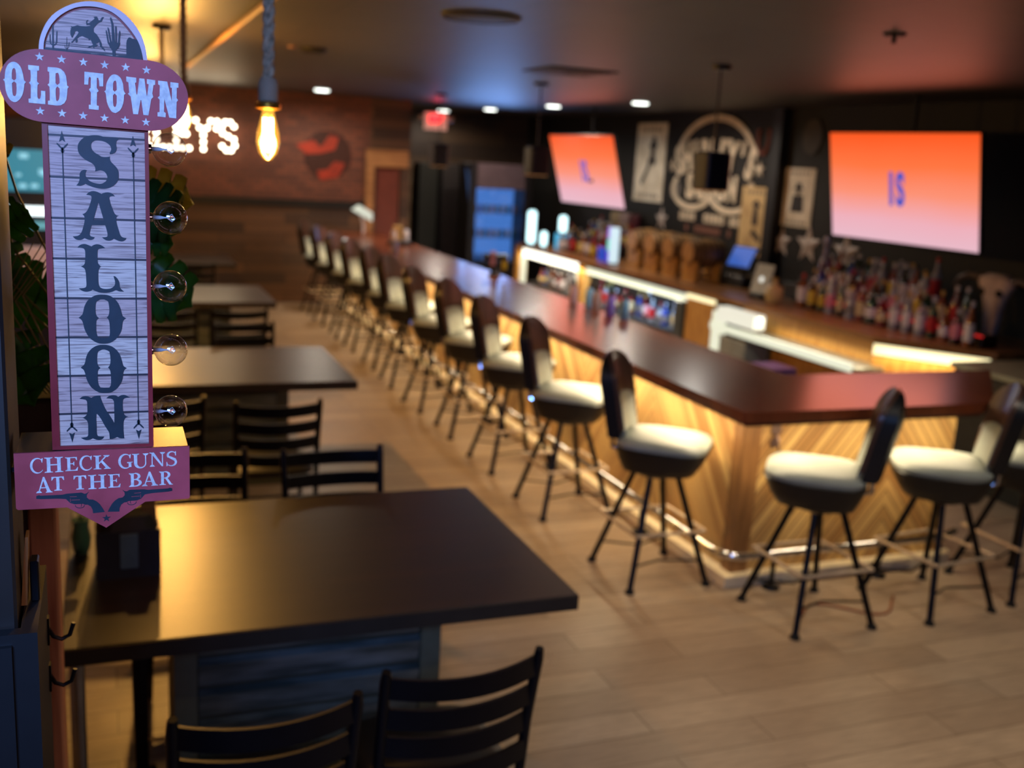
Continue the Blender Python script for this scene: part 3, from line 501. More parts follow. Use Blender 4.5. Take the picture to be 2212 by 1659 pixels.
# foreground post, its casing, and the slatted partition end
struct('pillar_1', MB().bbox(-0.7, -0.126, 1.47, 1.64, 0, CZ - 0.001, 0.004), pbr('post_paint', rgb(40, 34, 30), 0.5))
cas = tag(MB().prism([(-0.72, 1.445), (-0.1, 1.445), (-0.1, 1.69), (-0.72, 1.69), (-0.72, 1.645), (-0.122, 1.645), (-0.122, 1.465), (-0.72, 1.465)], 'z', 0, 1.53).build('post_casing', pbr('navy_casing', rgb(26, 28, 31), 0.5)),
          'dark panelled casing wrapped round the foot of the near post', 'casing')
MB().box(-0.7, -0.132, 1.437, 1.445, 0.02, 1.515).build('front_panel', pbr('navy_casing', rgb(26, 28, 31), 0.5), cas)
part = struct('wall_partition', MB().bbox(-0.8, -0.145, 2.0, 2.09, 0, 1.62, 0.003), pbr('plum_paint', rgb(72, 56, 54), 0.6))
tag(MB().bbox(-0.145, -0.098, 1.985, 2.105, 0, 1.62, 0.004).build('end_board', pbr('cedar_board', rgb(205, 142, 104), 0.55, c2=rgb(150, 90, 62), scale=3, stretch=(10, 10, .8), bump=0.2)),
    'reddish cedar board capping the end of the plum partition', 'board')
# hooks on the casing
for k, (z, lab) in enumerate([(1.425, 'upper black metal hook on the casing side'), (1.345, 'lower black metal hook on the casing side')]):
    pts = [(-0.1, 1.66, z + 0.012), (-0.092, 1.66, z - 0.004), (-0.08, 1.66, z - 0.01), (-0.068, 1.66, z - 0.004), (-0.062, 1.66, z + 0.016)]
    o = MB().tube(pts, 0.0035, 8).box(-0.1, -0.097, 1.652, 1.668, z - 0.015, z + 0.03).build('wall_hook', M_metal, smooth=True)
    tag(o, lab, 'hook', 'hooks on the casing')
ms = thing('menu_paddle', 'narrow tan menu paddle clipped upright on the casing ledge', 'menu', (-0.114, 1.60, 1.53))
MB().add([(-0.012, -0.06, 0), (-0.004, -0.06, 0), (-0.004, -0.02, 0), (-0.012, -0.02, 0), (-0.004, -0.05, 0.10), (0.0, -0.05, 0.10), (0.0, -0.02, 0.10), (-0.004, -0.02, 0.10)],
         [(0, 1, 2, 3), (4, 5, 6, 7), (0, 1, 5, 4), (1, 2, 6, 5), (2, 3, 7, 6), (3, 0, 4, 7)]).build('paddle', pbr('tan_card', rgb(186, 140, 80), 0.5), ms)
MB().bbox(0.0, 0.012, -0.05, -0.02, 0.0, 0.062, 0.002).bbox(-0.022, -0.014, -0.05, -0.02, 0.0, 0.09, 0.002).build('clip', M_metal, ms)

# ---------------------------------------------------------------- planter and monstera behind the sign
pl = thing('planter_box', 'dark wooden planter box on top of the partition behind the sign', 'planter', (-0.2, 2.05, 1.62))
MB().bbox(-0.35, 0.20, -0.08, 0.10, 0, 0.11, 0.004).build('box', pbr('planter_wood', rgb(66, 50, 36), 0.6), pl)
MB().box(-0.34, 0.19, -0.07, 0.09, 0.11, 0.113).build('soil', pbr('soil', rgb(34, 26, 20), 0.9), pl)
def leaf_mesh(size, cuts=3):
    """split heart-shaped monstera leaf as a bent solid, stalk at the origin, tip towards +v"""
    out = []
    def half(s):
        pts = [(0.0, -0.02)]
        pts += [(0.18 * s, -0.16), (0.42 * s, -0.12)]
        v = 0.0
        for k in range(cuts):
            v0 = -0.05 + k * 0.34
            wv = 0.64 * math.sqrt(max(0.05, 1 - ((v0 - 0.2) / 0.95) ** 2))
            pts += [(wv * s, v0), (wv * 1.02 * s, v0 + 0.14), (wv * 0.93 * s, v0 + 0.27), (wv * 0.55 * s, v0 + 0.24), (wv * 0.6 * s, v0 + 0.29)]
        pts += [(0.1 * s, 1.05), (0.0, 1.15)]
        return pts
    a = half(1); b = half(-1)
    vs = []; fs = []
    for H in (a, b):
        n0 = len(vs)
        spine = [(0.0, p[1]) for p in H]
        for p, q in zip(H, spine):
            for (u, v) in (q, ((p[0] + q[0]) / 2, (p[1] + q[1]) / 2), p):
                vs.append((u * size, (-0.35 * v * v + 0.25 * abs(u)) * size, v * size))
        for i in range(len(H) - 1):
            for j in range(2):
                k = n0 + i * 3 + j
                fs.append((k, k + 1, k + 4, k + 3))
    return vs, fs
mon = thing('monstera_plant', 'leafy green monstera plant growing behind the sign', 'plant', (0.0, 2.05, 1.737))
M_leaf = pbr('monstera_leaf', rgb(62, 128, 62), 0.35, c2=rgb(34, 84, 44), scale=9)
M_leaf2 = pbr('pale_leaf', rgb(170, 170, 70), 0.35, c2=rgb(120, 130, 50), scale=9)
def add_translucency(m, c):
    nt = m.node_tree; b = nt.nodes['Principled BSDF']; out = nt.nodes['Material Output']
    tl = N(nt, 'ShaderNodeBsdfTranslucent'); tl.inputs[0].default_value = tuple(c) + (1,)
    mx = N(nt, 'ShaderNodeMixShader'); mx.inputs[0].default_value = 0.4
    nt.links.new(b.outputs[0], mx.inputs[1]); nt.links.new(tl.outputs[0], mx.inputs[2]); nt.links.new(mx.outputs[0], out.inputs[0])
add_translucency(M_leaf, rgb(110, 170, 60)); add_translucency(M_leaf2, rgb(200, 190, 80))
# x, z offset of the leaf base, size, roll, lean, material
LEAVES = [(-0.17, 0.20, 0.085, 0.2, 0.3, 0), (-0.175, 0.085, 0.10, -2.6, 0.2, 0), (-0.10, 0.16, 0.10, 1.2, 0.0, 0), (-0.16, 0.30, 0.06, -0.9, 0.4, 0),
          (0.075, 0.215, 0.085, -2.2, 0.2, 0), (0.06, 0.17, 0.07, -1.5, 0.3, 0), (0.07, 0.285, 0.045, -1.7, 0.3, 0), (0.065, 0.365, 0.08, -1.75, 0.1, 1), (0.06, 0.345, 0.085, -1.9, 0.6, 0), (0.065, 0.335, 0.07, -2.1, 0.2, 0),
          (-0.155, 0.42, 0.035, 0.9, 0.2, 1), (-0.19, 0.26, 0.06, 2.9, 0.2, 1), (-0.2, 0.13, 0.07, 2.2, 0.2, 0)]
for (x, z, s, roll, lean, mi) in LEAVES:
    vs, fs = leaf_mesh(s)
    yo = random.uniform(-0.08, 0.03)
    R = Matrix.Translation((x, yo, z)) @ Matrix.Rotation(-roll, 4, 'Y') @ Matrix.Rotation(lean, 4, 'X')
    o = MB().add([R @ Vector(p) for p in vs], fs).build('leaf', (M_leaf, M_leaf2)[mi], mon, smooth=True)
    mod = o.modifiers.new('solid', 'SOLIDIFY'); mod.thickness = 0.0008
    MB().tube([(x * 0.2 - 0.02, 0, 0.0), (x * 0.5, yo * 0.5, z * 0.5), (x * 0.9, yo * 0.9, z * 0.85), (x, yo, z)], 0.0022, 6).build('stem', pbr('stem_green', rgb(130, 136, 76), 0.5), mon, smooth=True)
for k in range(7):
    x0 = -0.21 + k * 0.012
    MB().tube([(x0 * 0.5, -0.05, 0.0), (x0, -0.06, 0.12 + 0.01 * k), (x0 + 0.05 + 0.01 * k, -0.07, 0.25 + 0.012 * k)], [0.002, 0.0018, 0.0008], 5).build('blade', pbr('dry_blade', rgb(160, 150, 96), 0.5), mon, smooth=True)

# ---------------------------------------------------------------- the saloon sign
SG = (0.0, 1.45, 2.0)
sign = thing('saloon_sign', 'tall red and wood-look OLD TOWN SALOON marquee sign with five clear bulbs', 'sign', SG)
def L_(s): return [tuple(int(a) * 1e-5 for a in p.split(',')) for p in s.split()]
SH = {k: [L_(s) for s in v] for k, v in SIGN.items()}
M_red = pbr('sign_red', rgb(188, 74, 84), 0.5, c2=rgb(160, 58, 66), scale=14)
M_redrim = pbr('sign_red_rim', rgb(150, 44, 50), 0.35, c2=rgb(128, 34, 40), scale=10)
M_wht = pbr('sign_white_print', rgb(226, 224, 220), 0.5, c2=rgb(196, 196, 196), scale=160)
M_navy = pbr('sign_black_print', rgb(29, 47, 59), 0.5, c2=rgb(24, 40, 50), scale=40)
M_rim = pbr('sign_dome_rim', rgb(214, 190, 196), 0.35)
def sign_board_mat():
    m, nt, b = newmat('sign_printed_boards')
    tc = N(nt, 'ShaderNodeTexCoord'); sx = N(nt, 'ShaderNodeSeparateXYZ')
    nt.links.new(tc.outputs['Object'], sx.inputs[0])
    z = math_node(nt, 'DIVIDE', math_node(nt, 'SUBTRACT', sx.outputs[2], 0.1964), 0.0515)
    bid = math_node(nt, 'FLOOR', z); fr = math_node(nt, 'FRACT', z)
    wn = N(nt, 'ShaderNodeTexWhiteNoise', noise_dimensions='1D'); nt.links.new(math_node(nt, 'ADD', bid, 3.7), wn.inputs['W'])
    cx = N(nt, 'ShaderNodeCombineXYZ')
    nt.links.new(math_node(nt, 'MULTIPLY', sx.outputs[0], 22.0), cx.inputs[0])
    nt.links.new(math_node(nt, 'MULTIPLY', sx.outputs[2], 430.0), cx.inputs[1])
    nt.links.new(bid, cx.inputs[2])
    nz = N(nt, 'ShaderNodeTexNoise'); nz.inputs['Scale'].default_value = 1.0; nz.inputs['Detail'].default_value = 5; nz.inputs['Distortion'].default_value = 0.6
    nt.links.new(cx.outputs[0], nz.inputs['Vector'])
    c1 = mixc(nt, wn.outputs[0], rgb(214, 192, 176), rgb(196, 160, 152))
    r = N(nt, 'ShaderNodeMapRange'); r.inputs[1].default_value = 0.47; r.inputs[2].default_value = 0.68
    nt.links.new(nz.outputs[0], r.inputs[0])
    c2 = mixc(nt, math_node(nt, 'MULTIPLY', r.outputs[0], 0.85), c1, rgb(104, 76, 74))
    line = math_node(nt, 'LESS_THAN', math_node(nt, 'ABSOLUTE', math_node(nt, 'SUBTRACT', math_node(nt, 'PINGPONG', z, 0.5), 0.0)), 0.028)
    nt.links.new(mixc(nt, line, c2, rgb(50, 44, 50)), b.inputs['Base Color'])
    b.inputs['Roughness'].default_value = 0.45
    return m
M_sb = sign_board_mat()
# main board: red case, rim, printed face
MB().prism([(-0.0704, 0.214), (0.0546, 0.214), (0.0546, -0.2135), (-0.0723, -0.2135)], 'y', 0.001, 0.085).build('case', M_redrim, sign)
rim = flat('rim', [[(-0.0704, 0.2142), (0.0547, 0.2120), (0.0547, -0.2140), (-0.0723, -0.2120)], [(-0.0641, 0.2082), (0.0500, 0.2060), (0.0487, -0.2090), (-0.0631, -0.2072)]], M_redrim, sign, at=-0.001, depth=0.006)
MB().prism([(-0.0641, 0.2124), (0.0501, 0.2089), (0.0486, -0.2110), (-0.0631, -0.2084)], 'y', -0.0008, 0.002).build('printed_face', M_sb, sign)
for nm, key in (('letter_s', 'S'), ('letter_a', 'A'), ('letter_l', 'L'), ('letter_o', 'O'), ('letter_o', 'O2'), ('letter_n', 'N')):
    flat(nm, SH[key], M_navy, sign, at=-0.0013, depth=0.0006)
# rods with spade ends
def rod_loops(x, z1, z0):
    out = []
    for zz, s in ((z1, 1), (z0, -1)):
        out.append([(x, zz), (x - 0.002, zz - s * 0.008), (x - 0.0036, zz - s * 0.0135), (x - 0.001, zz - s * 0.0122), (x, zz - s * 0.0112), (x + 0.001, zz - s * 0.0122), (x + 0.0036, zz - s * 0.0135), (x + 0.002, zz - s * 0.008)])
        for q in (-1, 1):
            out.append([(x, zz - s * 0.0215), (x + q * 0.0032, zz - s * 0.0175), (x + q * 0.0062, zz - s * 0.0148), (x + q * 0.0066, zz - s * 0.0165), (x + q * 0.0042, zz - s * 0.0195), (x + q * 0.0004, zz - s * 0.0235)])
        out.append([(x + 0.0021 * math.cos(a * PI / 6), zz - s * 0.0245 + 0.003 * math.sin(a * PI / 6)) for a in range(12)])
    out.append([(x - 0.0007, z0 + 0.02), (x + 0.0007, z0 + 0.02), (x + 0.0007, z1 - 0.02), (x - 0.0007, z1 - 0.02)])
    return out
for x, z1, z0 in ((-0.0478, 0.202, -0.2034), (0.0359, 0.201, -0.2026)):
    merge('rod_ornament', [flat('p', [lp], M_navy, None, at=-0.0013, depth=0.0006) for lp in rod_loops(x, z1, z0)], M_navy, sign)
# dome
flat('dome_case', SH['dome'], M_redrim, sign, at=0.045, depth=0.08)
flat('dome_rim', [SH['dome'][0], [(x, max(z, 0.2)) for x, z in SH['domein'][0]]], M_rim, sign, at=0.0005, depth=0.012)
flat('dome_inner_rim', SH['domein'], M_redrim, sign, at=0.003, depth=0.006)
cxm = sum(p[0] for p in SH['domein'][0]) / len(SH['domein'][0])
flat('dome_face', [[(cxm + (x - cxm) * 0.965, 0.28 + (z - 0.28) * 0.955) for x, z in SH['domein'][0]]], M_sb, sign, at=-0.0008, depth=0.003)
sil = ['rider', 'blob', 'ground'] + [f'c1_{i}' for i in range(3)] + [f'c2_{i}' for i in range(3)] + [f'c3_{i}' for i in range(5)]
merge('rodeo_silhouette', [flat('p', SH[k], M_navy, None, at=-0.0028 - 0.00002 * i, depth=0.0006) for i, k in enumerate(sil)], M_navy, sign)
merge('horizon_lines', [flat('p', SH[k], M_navy, None, at=-0.0026, depth=0.0004) for k in ('fence_0', 'fence_1')], pbr('faded_print', rgb(84, 72, 78), 0.5), sign)
# red capsule
pc, hw, hh = (-0.0060, 0.2528), 0.1094, 0.0431
cap = []
for k in range(25):
    a = -PI / 2 + PI * k / 24
    cap.append((pc[0] + hw - hh * 1.12 + hh * 1.12 * math.cos(a), pc[1] - 0.0014 + hh * math.sin(a)))
for k in range(25):
    a = PI / 2 + PI * k / 24
    cap.append((pc[0] - hw + hh * 1.12 + hh * 1.12 * math.cos(a), pc[1] + 0.0014 + hh * math.sin(a)))
flat('capsule', [cap], M_red, sign, at=-0.0075, depth=0.012)
flat('capsule_case', [[(pc[0] + (x - pc[0]) * 0.985, pc[1] + (z - pc[1]) * 0.96) for x, z in cap]], pbr('sign_dark_case', rgb(40, 30, 34), 0.4), sign, at=0.044, depth=0.08)
for nm, key in (('letter_o', 'o1'), ('letter_l', 'l1'), ('letter_d', 'd1'), ('letter_t', 't1'), ('letter_o', 'o3'), ('letter_w', 'w1'), ('letter_n', 'n1')):
    flat(nm, SH[key], M_wht, sign, at=-0.0142, depth=0.001)
STARS = [(-6938, 28815), (-4474, 28713), (-2009, 28606), (435, 28474), (2879, 28394), (5337, 28254), (-7081, 22401), (-4627, 22286), (-2210, 22165), (259, 22044), (2690, 21955), (5172, 21865)]
for a, b_ in STARS:
    flat('star', [star_poly(a * 1e-5, b_ * 1e-5, 0.0055)], M_wht, sign, at=-0.0140, depth=0.0008)
# lower box with the pointed bottom
bx = [(-0.1183, -0.2116), (0.1008, -0.2119), (0.1008, -0.2857), (0.0990, -0.2877), (0.0421, -0.2882), (-0.0085, -0.3219), (-0.0564, -0.2895), (-0.1160, -0.2889), (-0.1183, -0.2865)]
flat('lower_plate', [bx], M_red, sign, at=-0.013, depth=0.004)
MB().prism([(-0.116, -0.2130), (0.0992, -0.2130), (0.0992, -0.285), (0.042, -0.286), (-0.0085, -0.319), (-0.056, -0.287), (-0.116, -0.287)], 'y', -0.011, 0.095).build('lower_case', pbr('brushed_case', rgb(120, 100, 84), 0.25, 0.8), sign)
# serif letters of the lower plate
def glyph(ch):
    """loops in a unit-height box: list of (loops) drawn over one another"""
    T, t, sh = 0.2, 0.065, 0.055
    def rect(x0, x1, y0, y1): return [[(x0, y0), (x1, y0), (x1, y1), (x0, y1)]]
    def serif(x0, x1, y, up):
        s = 1 if up else -1
        return [[(x0, y), (x1, y), (x1 - 0.03, y + s * sh), ((x0 + x1) / 2 + 0.12, y + s * sh * 1.2), ((x0 + x1) / 2 + 0.1, y + s * sh * 2.2), ((x0 + x1) / 2 - 0.1, y + s * sh * 2.2), ((x0 + x1) / 2 - 0.12, y + s * sh * 1.2), (x0 + 0.03, y + s * sh)]]
    def arc(cx, cy, rx, ry, ix, iy, irx, iry, a0, a1, n=18):
        o = [(cx + rx * math.cos(a0 + (a1 - a0) * k / n), cy + ry * math.sin(a0 + (a1 - a0) * k / n)) for k in range(n + 1)]
        i = [(ix + irx * math.cos(a0 + (a1 - a0) * k / n), iy + iry * math.sin(a0 + (a1 - a0) * k / n)) for k in range(n + 1)]
        return [o + i[::-1]]
    D = math.radians
    g = []
    if ch == 'C':
        w_ = 0.86; g += [arc(.46, .5, .46, .53, .52, .5, .36, .455, D(42), D(322))]; g += [[[(.76, .70), (.80, .70), (.84, .98), (.78, .98), (.70, .90)]]]
    elif ch == 'G':
        w_ = 0.92; g += [arc(.46, .5, .46, .53, .52, .5, .35, .455, D(42), D(330))]; g += [[[(.76, .70), (.80, .70), (.84, .98), (.78, .98), (.70, .90)]], rect(.68, .86, .08, .42), [[(.58, .36), (.95, .40), (.95, .45), (.58, .43)]]]
    elif ch in 'HKN' or ch in 'EBRTAUS':
        w_ = {'H': 1.06, 'K': 1.0, 'N': 1.04, 'E': .84, 'B': .86, 'R': .95, 'T': .86, 'A': 1.0, 'U': 1.02, 'S': .68}[ch]
        if ch == 'H': g += [rect(.14, .34, 0, 1), rect(.72, .92, 0, 1), rect(.3, .76, .47, .54), serif(0, .48, 0, True), serif(0, .48, 1, False), serif(.58, 1.06, 0, True), serif(.58, 1.06, 1, False)]
        if ch == 'K': g += [rect(.14, .34, 0, 1), serif(0, .48, 0, True), serif(0, .48, 1, False), [[(.3, .42), (.74, .97), (.84, .97), (.36, .38)]], [[(.42, .56), (.78, .03), (1.0, .03), (.54, .64)]], serif(.6, .98, 1, False), serif(.62, 1.04, 0, True)]
        if ch == 'N': g += [rect(.13, .20, 0, 1), rect(.80, .87, 0, 1), [[(.06, 1), (.28, 1), (.87, .05), (.87, 0), (.78, 0), (.13, .9)]], serif(0, .34, 0, True), serif(.66, 1.02, 1, False), [[(0, 1), (0, .95), (.2, .93), (.2, 1)]]]
        if ch == 'E': g += [rect(.14, .34, 0, 1), serif(0, .46, 0, True), serif(0, .46, 1, False), rect(.3, .74, .935, 1), [[(.64, 1), (.78, 1), (.78, .76), (.74, .76)]], rect(.3, .58, .49, .55), [[(.56, .38), (.60, .38), (.60, .66), (.56, .66), (.50, .55), (.50, .49)]], rect(.3, .74, 0, .065), [[(.62, 0), (.80, 0), (.84, .26), (.80, .26)]]]
        if ch == 'T': g += [rect(.33, .53, 0, 1), serif(.17, .69, 0, True), rect(.05, .81, .93, 1), [[(.02, .74), (.06, .74), (.18, .93), (.05, 1), (.03, 1)]], [[(.84, .74), (.80, .74), (.68, .93), (.81, 1), (.83, 1)]]]
        if ch == 'A': g += [[[(.44, 1.04), (.54, 1.04), (.90, .03), (.68, .03), (.455, .80)]], [[(.44, 1.04), (.50, .90), (.20, .03), (.13, .03)]], rect(.28, .70, .30, .36), serif(0, .36, 0, True), serif(.58, 1.02, 0, True)]
        if ch == 'U': g += [rect(.13, .33, .3, 1), rect(.80, .87, .3, 1), arc(.50, .33, .37, .36, .565, .33, .235, .27, D(180), D(360)), serif(0, .46, 1, False), serif(.66, 1.02, 1, False)]
        if ch == 'B': g += [rect(.14, .34, 0, 1), serif(0, .40, 0, True), serif(0, .40, 1, False), arc(.42, .76, .36, .26, .42, .76, .18, .185, D(-90), D(90)), arc(.42, .28, .44, .28, .42, .28, .24, .205, D(-90), D(90)), rect(.2, .44, .94, 1), rect(.3, .44, .49, .56), rect(.2, .44, 0, .07)]
        if ch == 'R': g += [rect(.14, .34, 0, 1), serif(0, .48, 0, True), serif(0, .40, 1, False), arc(.42, .745, .38, .27, .42, .745, .19, .195, D(-90), D(90)), rect(.2, .44, .94, 1), rect(.3, .44, .475, .54), [[(.40, .53), (.58, .53), (.90, .04), (.98, .04), (.98, 0), (.72, 0)]]]
        if ch == 'S': g += [arc(.33, .745, .29, .275, .37, .76, .20, .19, D(45), D(215)), arc(.34, .27, .32, .29, .30, .25, .22, .20, D(-135), D(40)), [[(.10, .62), (.20, .70), (.60, .50), (.60, .38), (.52, .35), (.42, .40)]], [[(.55, .72), (.60, .72), (.60, 1.0), (.56, 1.0), (.52, .93)]], [[(.02, .28), (.06, .28), (.12, .08), (.06, 0), (.02, 0)]]]
    return g, w_
for ch, x0, x1, z0, z1 in [('C', -9941, -8337, -23962, -21865), ('H', -8228, -5925, -23959, -21816), ('E', -5711, -4123, -23877, -21925), ('C', -3960, -2357, -23903, -21833), ('K', -2247, -141, -23842, -21871), ('G', 874, 2651, -23907, -21860), ('U', 2597, 4757, -23951, -21869), ('N', 4871, 6944, -23863, -21795), ('S', 7002, 8472, -23888, -21760), ('A', -9337, -7353, -26703, -24549), ('T', -7482, -5850, -26509, -24526), ('T', -4784, -3128, -26522, -24538), ('H', -2964, -641, -26572, -24540), ('E', -475, 1110, -26521, -24587), ('B', 2158, 3820, -26563, -24591), ('A', 3822, 5892, -26579, -24573), ('R', 6062, 7815, -26557, -24566)]:
    g, wd = glyph(ch)
    h = (z1 - z0) * 1e-5 * 0.97; X0 = x0 * 1e-5; kx = (x1 - x0) * 1e-5 / wd
    merge('letter_' + ch.lower(), [flat('p', [[(X0 + px * kx, z0 * 1e-5 + 0.0003 + py * h) for px, py in lp] for lp in loops], M_wht, None, at=-0.0156 - 0.00001 * i, depth=0.001) for i, loops in enumerate(g)], M_wht, sign)
for s_, nm in ((1, 'left'), (-1, 'right')):
    mx = -0.00794
    def fl(loop): return loop if s_ == 1 else [(2 * mx - x, z) for x, z in loop]
    gun = merge('printed_revolver', [flat('p', [fl(SH[k][0])], M_navy, None, at=-0.0153, depth=0.0005) for k in ('gun', 'guard', 'trig')], M_navy, sign)
    gl = merge('cylinder_lines', [flat('p', [fl(SH[k][0])], M_red, None, at=-0.0157, depth=0.0003) for k in ('gl1', 'gl2', 'gl3')], M_red, gun)
flat('star', [star_poly(-0.00794, -0.30821, 0.0056)], M_navy, sign, at=-0.0153, depth=0.0005)
# bracket to the post
for z in (0.25, -0.25): MB().box(-0.125, -0.07, 0.03, 0.07, z, z + 0.006).build('wall_bracket', M_metal, sign)
# globe bulbs
M_glass = pbr('clear_glass', (1, 1, 1), 0.0, trans=1.0, ior=1.08, spec=0.8)
def thin_glass():
    m, nt, b = newmat('bulb_glass')
    nt.nodes.remove(b)
    out = nt.nodes['Material Output']
    lw = N(nt, 'ShaderNodeLayerWeight'); lw.inputs[0].default_value = 0.28
    tr = N(nt, 'ShaderNodeBsdfTransparent'); tr.inputs[0].default_value = (0.93, 0.93, 0.94, 1)
    gl = N(nt, 'ShaderNodeBsdfGlossy'); gl.inputs['Roughness'].default_value = 0.03
    mx = N(nt, 'ShaderNodeMixShader')
    nt.links.new(math_node(nt, 'ADD', math_node(nt, 'MULTIPLY', math_node(nt, 'POWER', lw.outputs['Facing'], 1.7), 0.95), 0.13), mx.inputs[0])
    nt.links.new(tr.outputs[0], mx.inputs[1]); nt.links.new(gl.outputs[0], mx.inputs[2])
    nt.links.new(mx.outputs[0], out.inputs[0])
    return m
M_bulb = thin_glass()
for (bxx, bz) in [(8038, 18379), (8046, 9596), (7876, 502), (7889, -8142), (7786, -16687)]:
    X, Z = bxx * 1e-5 * 1.022, bz * 1e-5 * 1.0 + (bz * 1e-5 - 0.2) * 0.02 + 0.002; Y = 0.03
    Mx = Matrix.Translation((X, Y, Z)) @ Matrix.Rotation(PI / 2, 4, 'Y')
    R = 0.0222
    prof = [(0.0055, -0.026), (0.0058, -0.0215)] + [(R * math.sin(a), -R * math.cos(a)) for a in [0.32 + (PI - 0.33) * k / 16 for k in range(17)]]
    g = MB().lathe(prof, n=32, M=Mx, cap=False).build('bulb_globe', M_bulb, sign, smooth=True)
    MB().lathe([(0.0062, -0.0325), (0.0062, -0.0235), (0.0052, -0.0225)], n=16, M=Mx).build('socket', M_chrome, g, smooth=True)
    st = MB().lathe([(0.0030, -0.023), (0.0026, -0.013), (0.0012, -0.008), (0.0008, -0.003)], n=12, M=Mx)
    st.tube([Mx @ Vector((0.0006, 0.0, -0.004)), Mx @ Vector((0.005, 0, 0.002)), Mx @ Vector((0.0015, 0, 0.006)), Mx @ Vector((-0.005, 0, 0.002)), Mx @ Vector((-0.0006, 0, -0.004))], 0.0005, 5)
    st.build('glass_mount', pbr('frosted_mount', rgb(225, 232, 240), 0.3), g, smooth=True)

# ---------------------------------------------------------------- dining tables
def make_table():
    t = thing('dining_table', 'nearest dark wood table, napkin caddy standing on it', 'table', (0.665, 3.57, 0), 0, 'dark wood tables in a row along the left side')
    MB().bbox(-0.815, 0.815, -0.6, 0.6, 0.705, 0.76, 0.004).build('tabletop', M_table, t)
    MB().box(-0.812, 0.812, -0.603, -0.6, 0.706, 0.757).build('front_edge', M_tedge, t)
    body = MB()
    body.bbox(-0.48, 0.42, -0.27, 0.27, 0.0, 0.704, 0.004)
    ped = body.build('pedestal', pbr('dark_olive_paint', rgb(52, 54, 44), 0.5), t)
    fr = MB()
    for x0, x1 in ((-0.49, -0.415), (0.355, 0.43)): fr.bbox(x0, x1, -0.285, -0.27, 0, 0.70, 0.002)
    fr.bbox(-0.415, 0.355, -0.285, -0.27, 0.64, 0.70, 0.002).bbox(-0.415, 0.355, -0.285, -0.27, 0.0, 0.07, 0.002)
    fr.build('face_frame', pbr('olive_grey_paint', rgb(92, 92, 74), 0.45), ped)
    sl = MB()
    for k in range(5):
        z = 0.08 + k * 0.112
        sl.add([(-0.41, -0.271, z), (0.35, -0.271, z), (0.35, -0.271, z + 0.107), (-0.41, -0.271, z + 0.107), (-0.41, -0.293, z + 0.085), (0.35, -0.293, z + 0.085), (0.35, -0.271, z + 0.100), (-0.41, -0.271, z + 0.100)],
               [(0, 1, 5, 4), (4, 5, 6, 7), (0, 4, 7), (1, 6, 5)])
    sl.build('slatted_panel', pbr('slat_metal', rgb(130, 138, 136), 0.3, 0.5, c2=rgb(74, 84, 82), scale=4, stretch=(1, 1, 6)), ped)
    lg = MB().rings([(0.0, 0.05, 0.05), (0.03, 0.05, 0.05), (0.04, 0.022, 0.022), (0.66, 0.032, 0.022), (0.704, 0.06, 0.05)], n=12, e=5, M=Matrix.Translation((-0.59, -0.12, 0)))
    lg.build('leg', M_metal, t)
    MB().tube([(-0.58, -0.12, 0.42), (-0.545, -0.125, 0.49), (-0.50, -0.13, 0.53), (-0.482, -0.135, 0.535)], 0.011, 8).build('brace', M_metal, t, smooth=True)
    MB().tube([(-0.775, -0.5, 0), (-0.775, -0.5, 0.704)], 0.022, 14).build('leg', pbr('brushed_leg', rgb(170, 160, 150), 0.25, 0.9), t, smooth=True)
    return t
tab = make_table()
for y, lab in ((6.95, 'second dark table from the front, glowing reflections on its top'), (10.35, 'third dark table from the front, beyond two black chairs'), (13.5, 'farthest dark table by the far wall')):
    dup(tab, (0.665, y, 0), 0, lab)

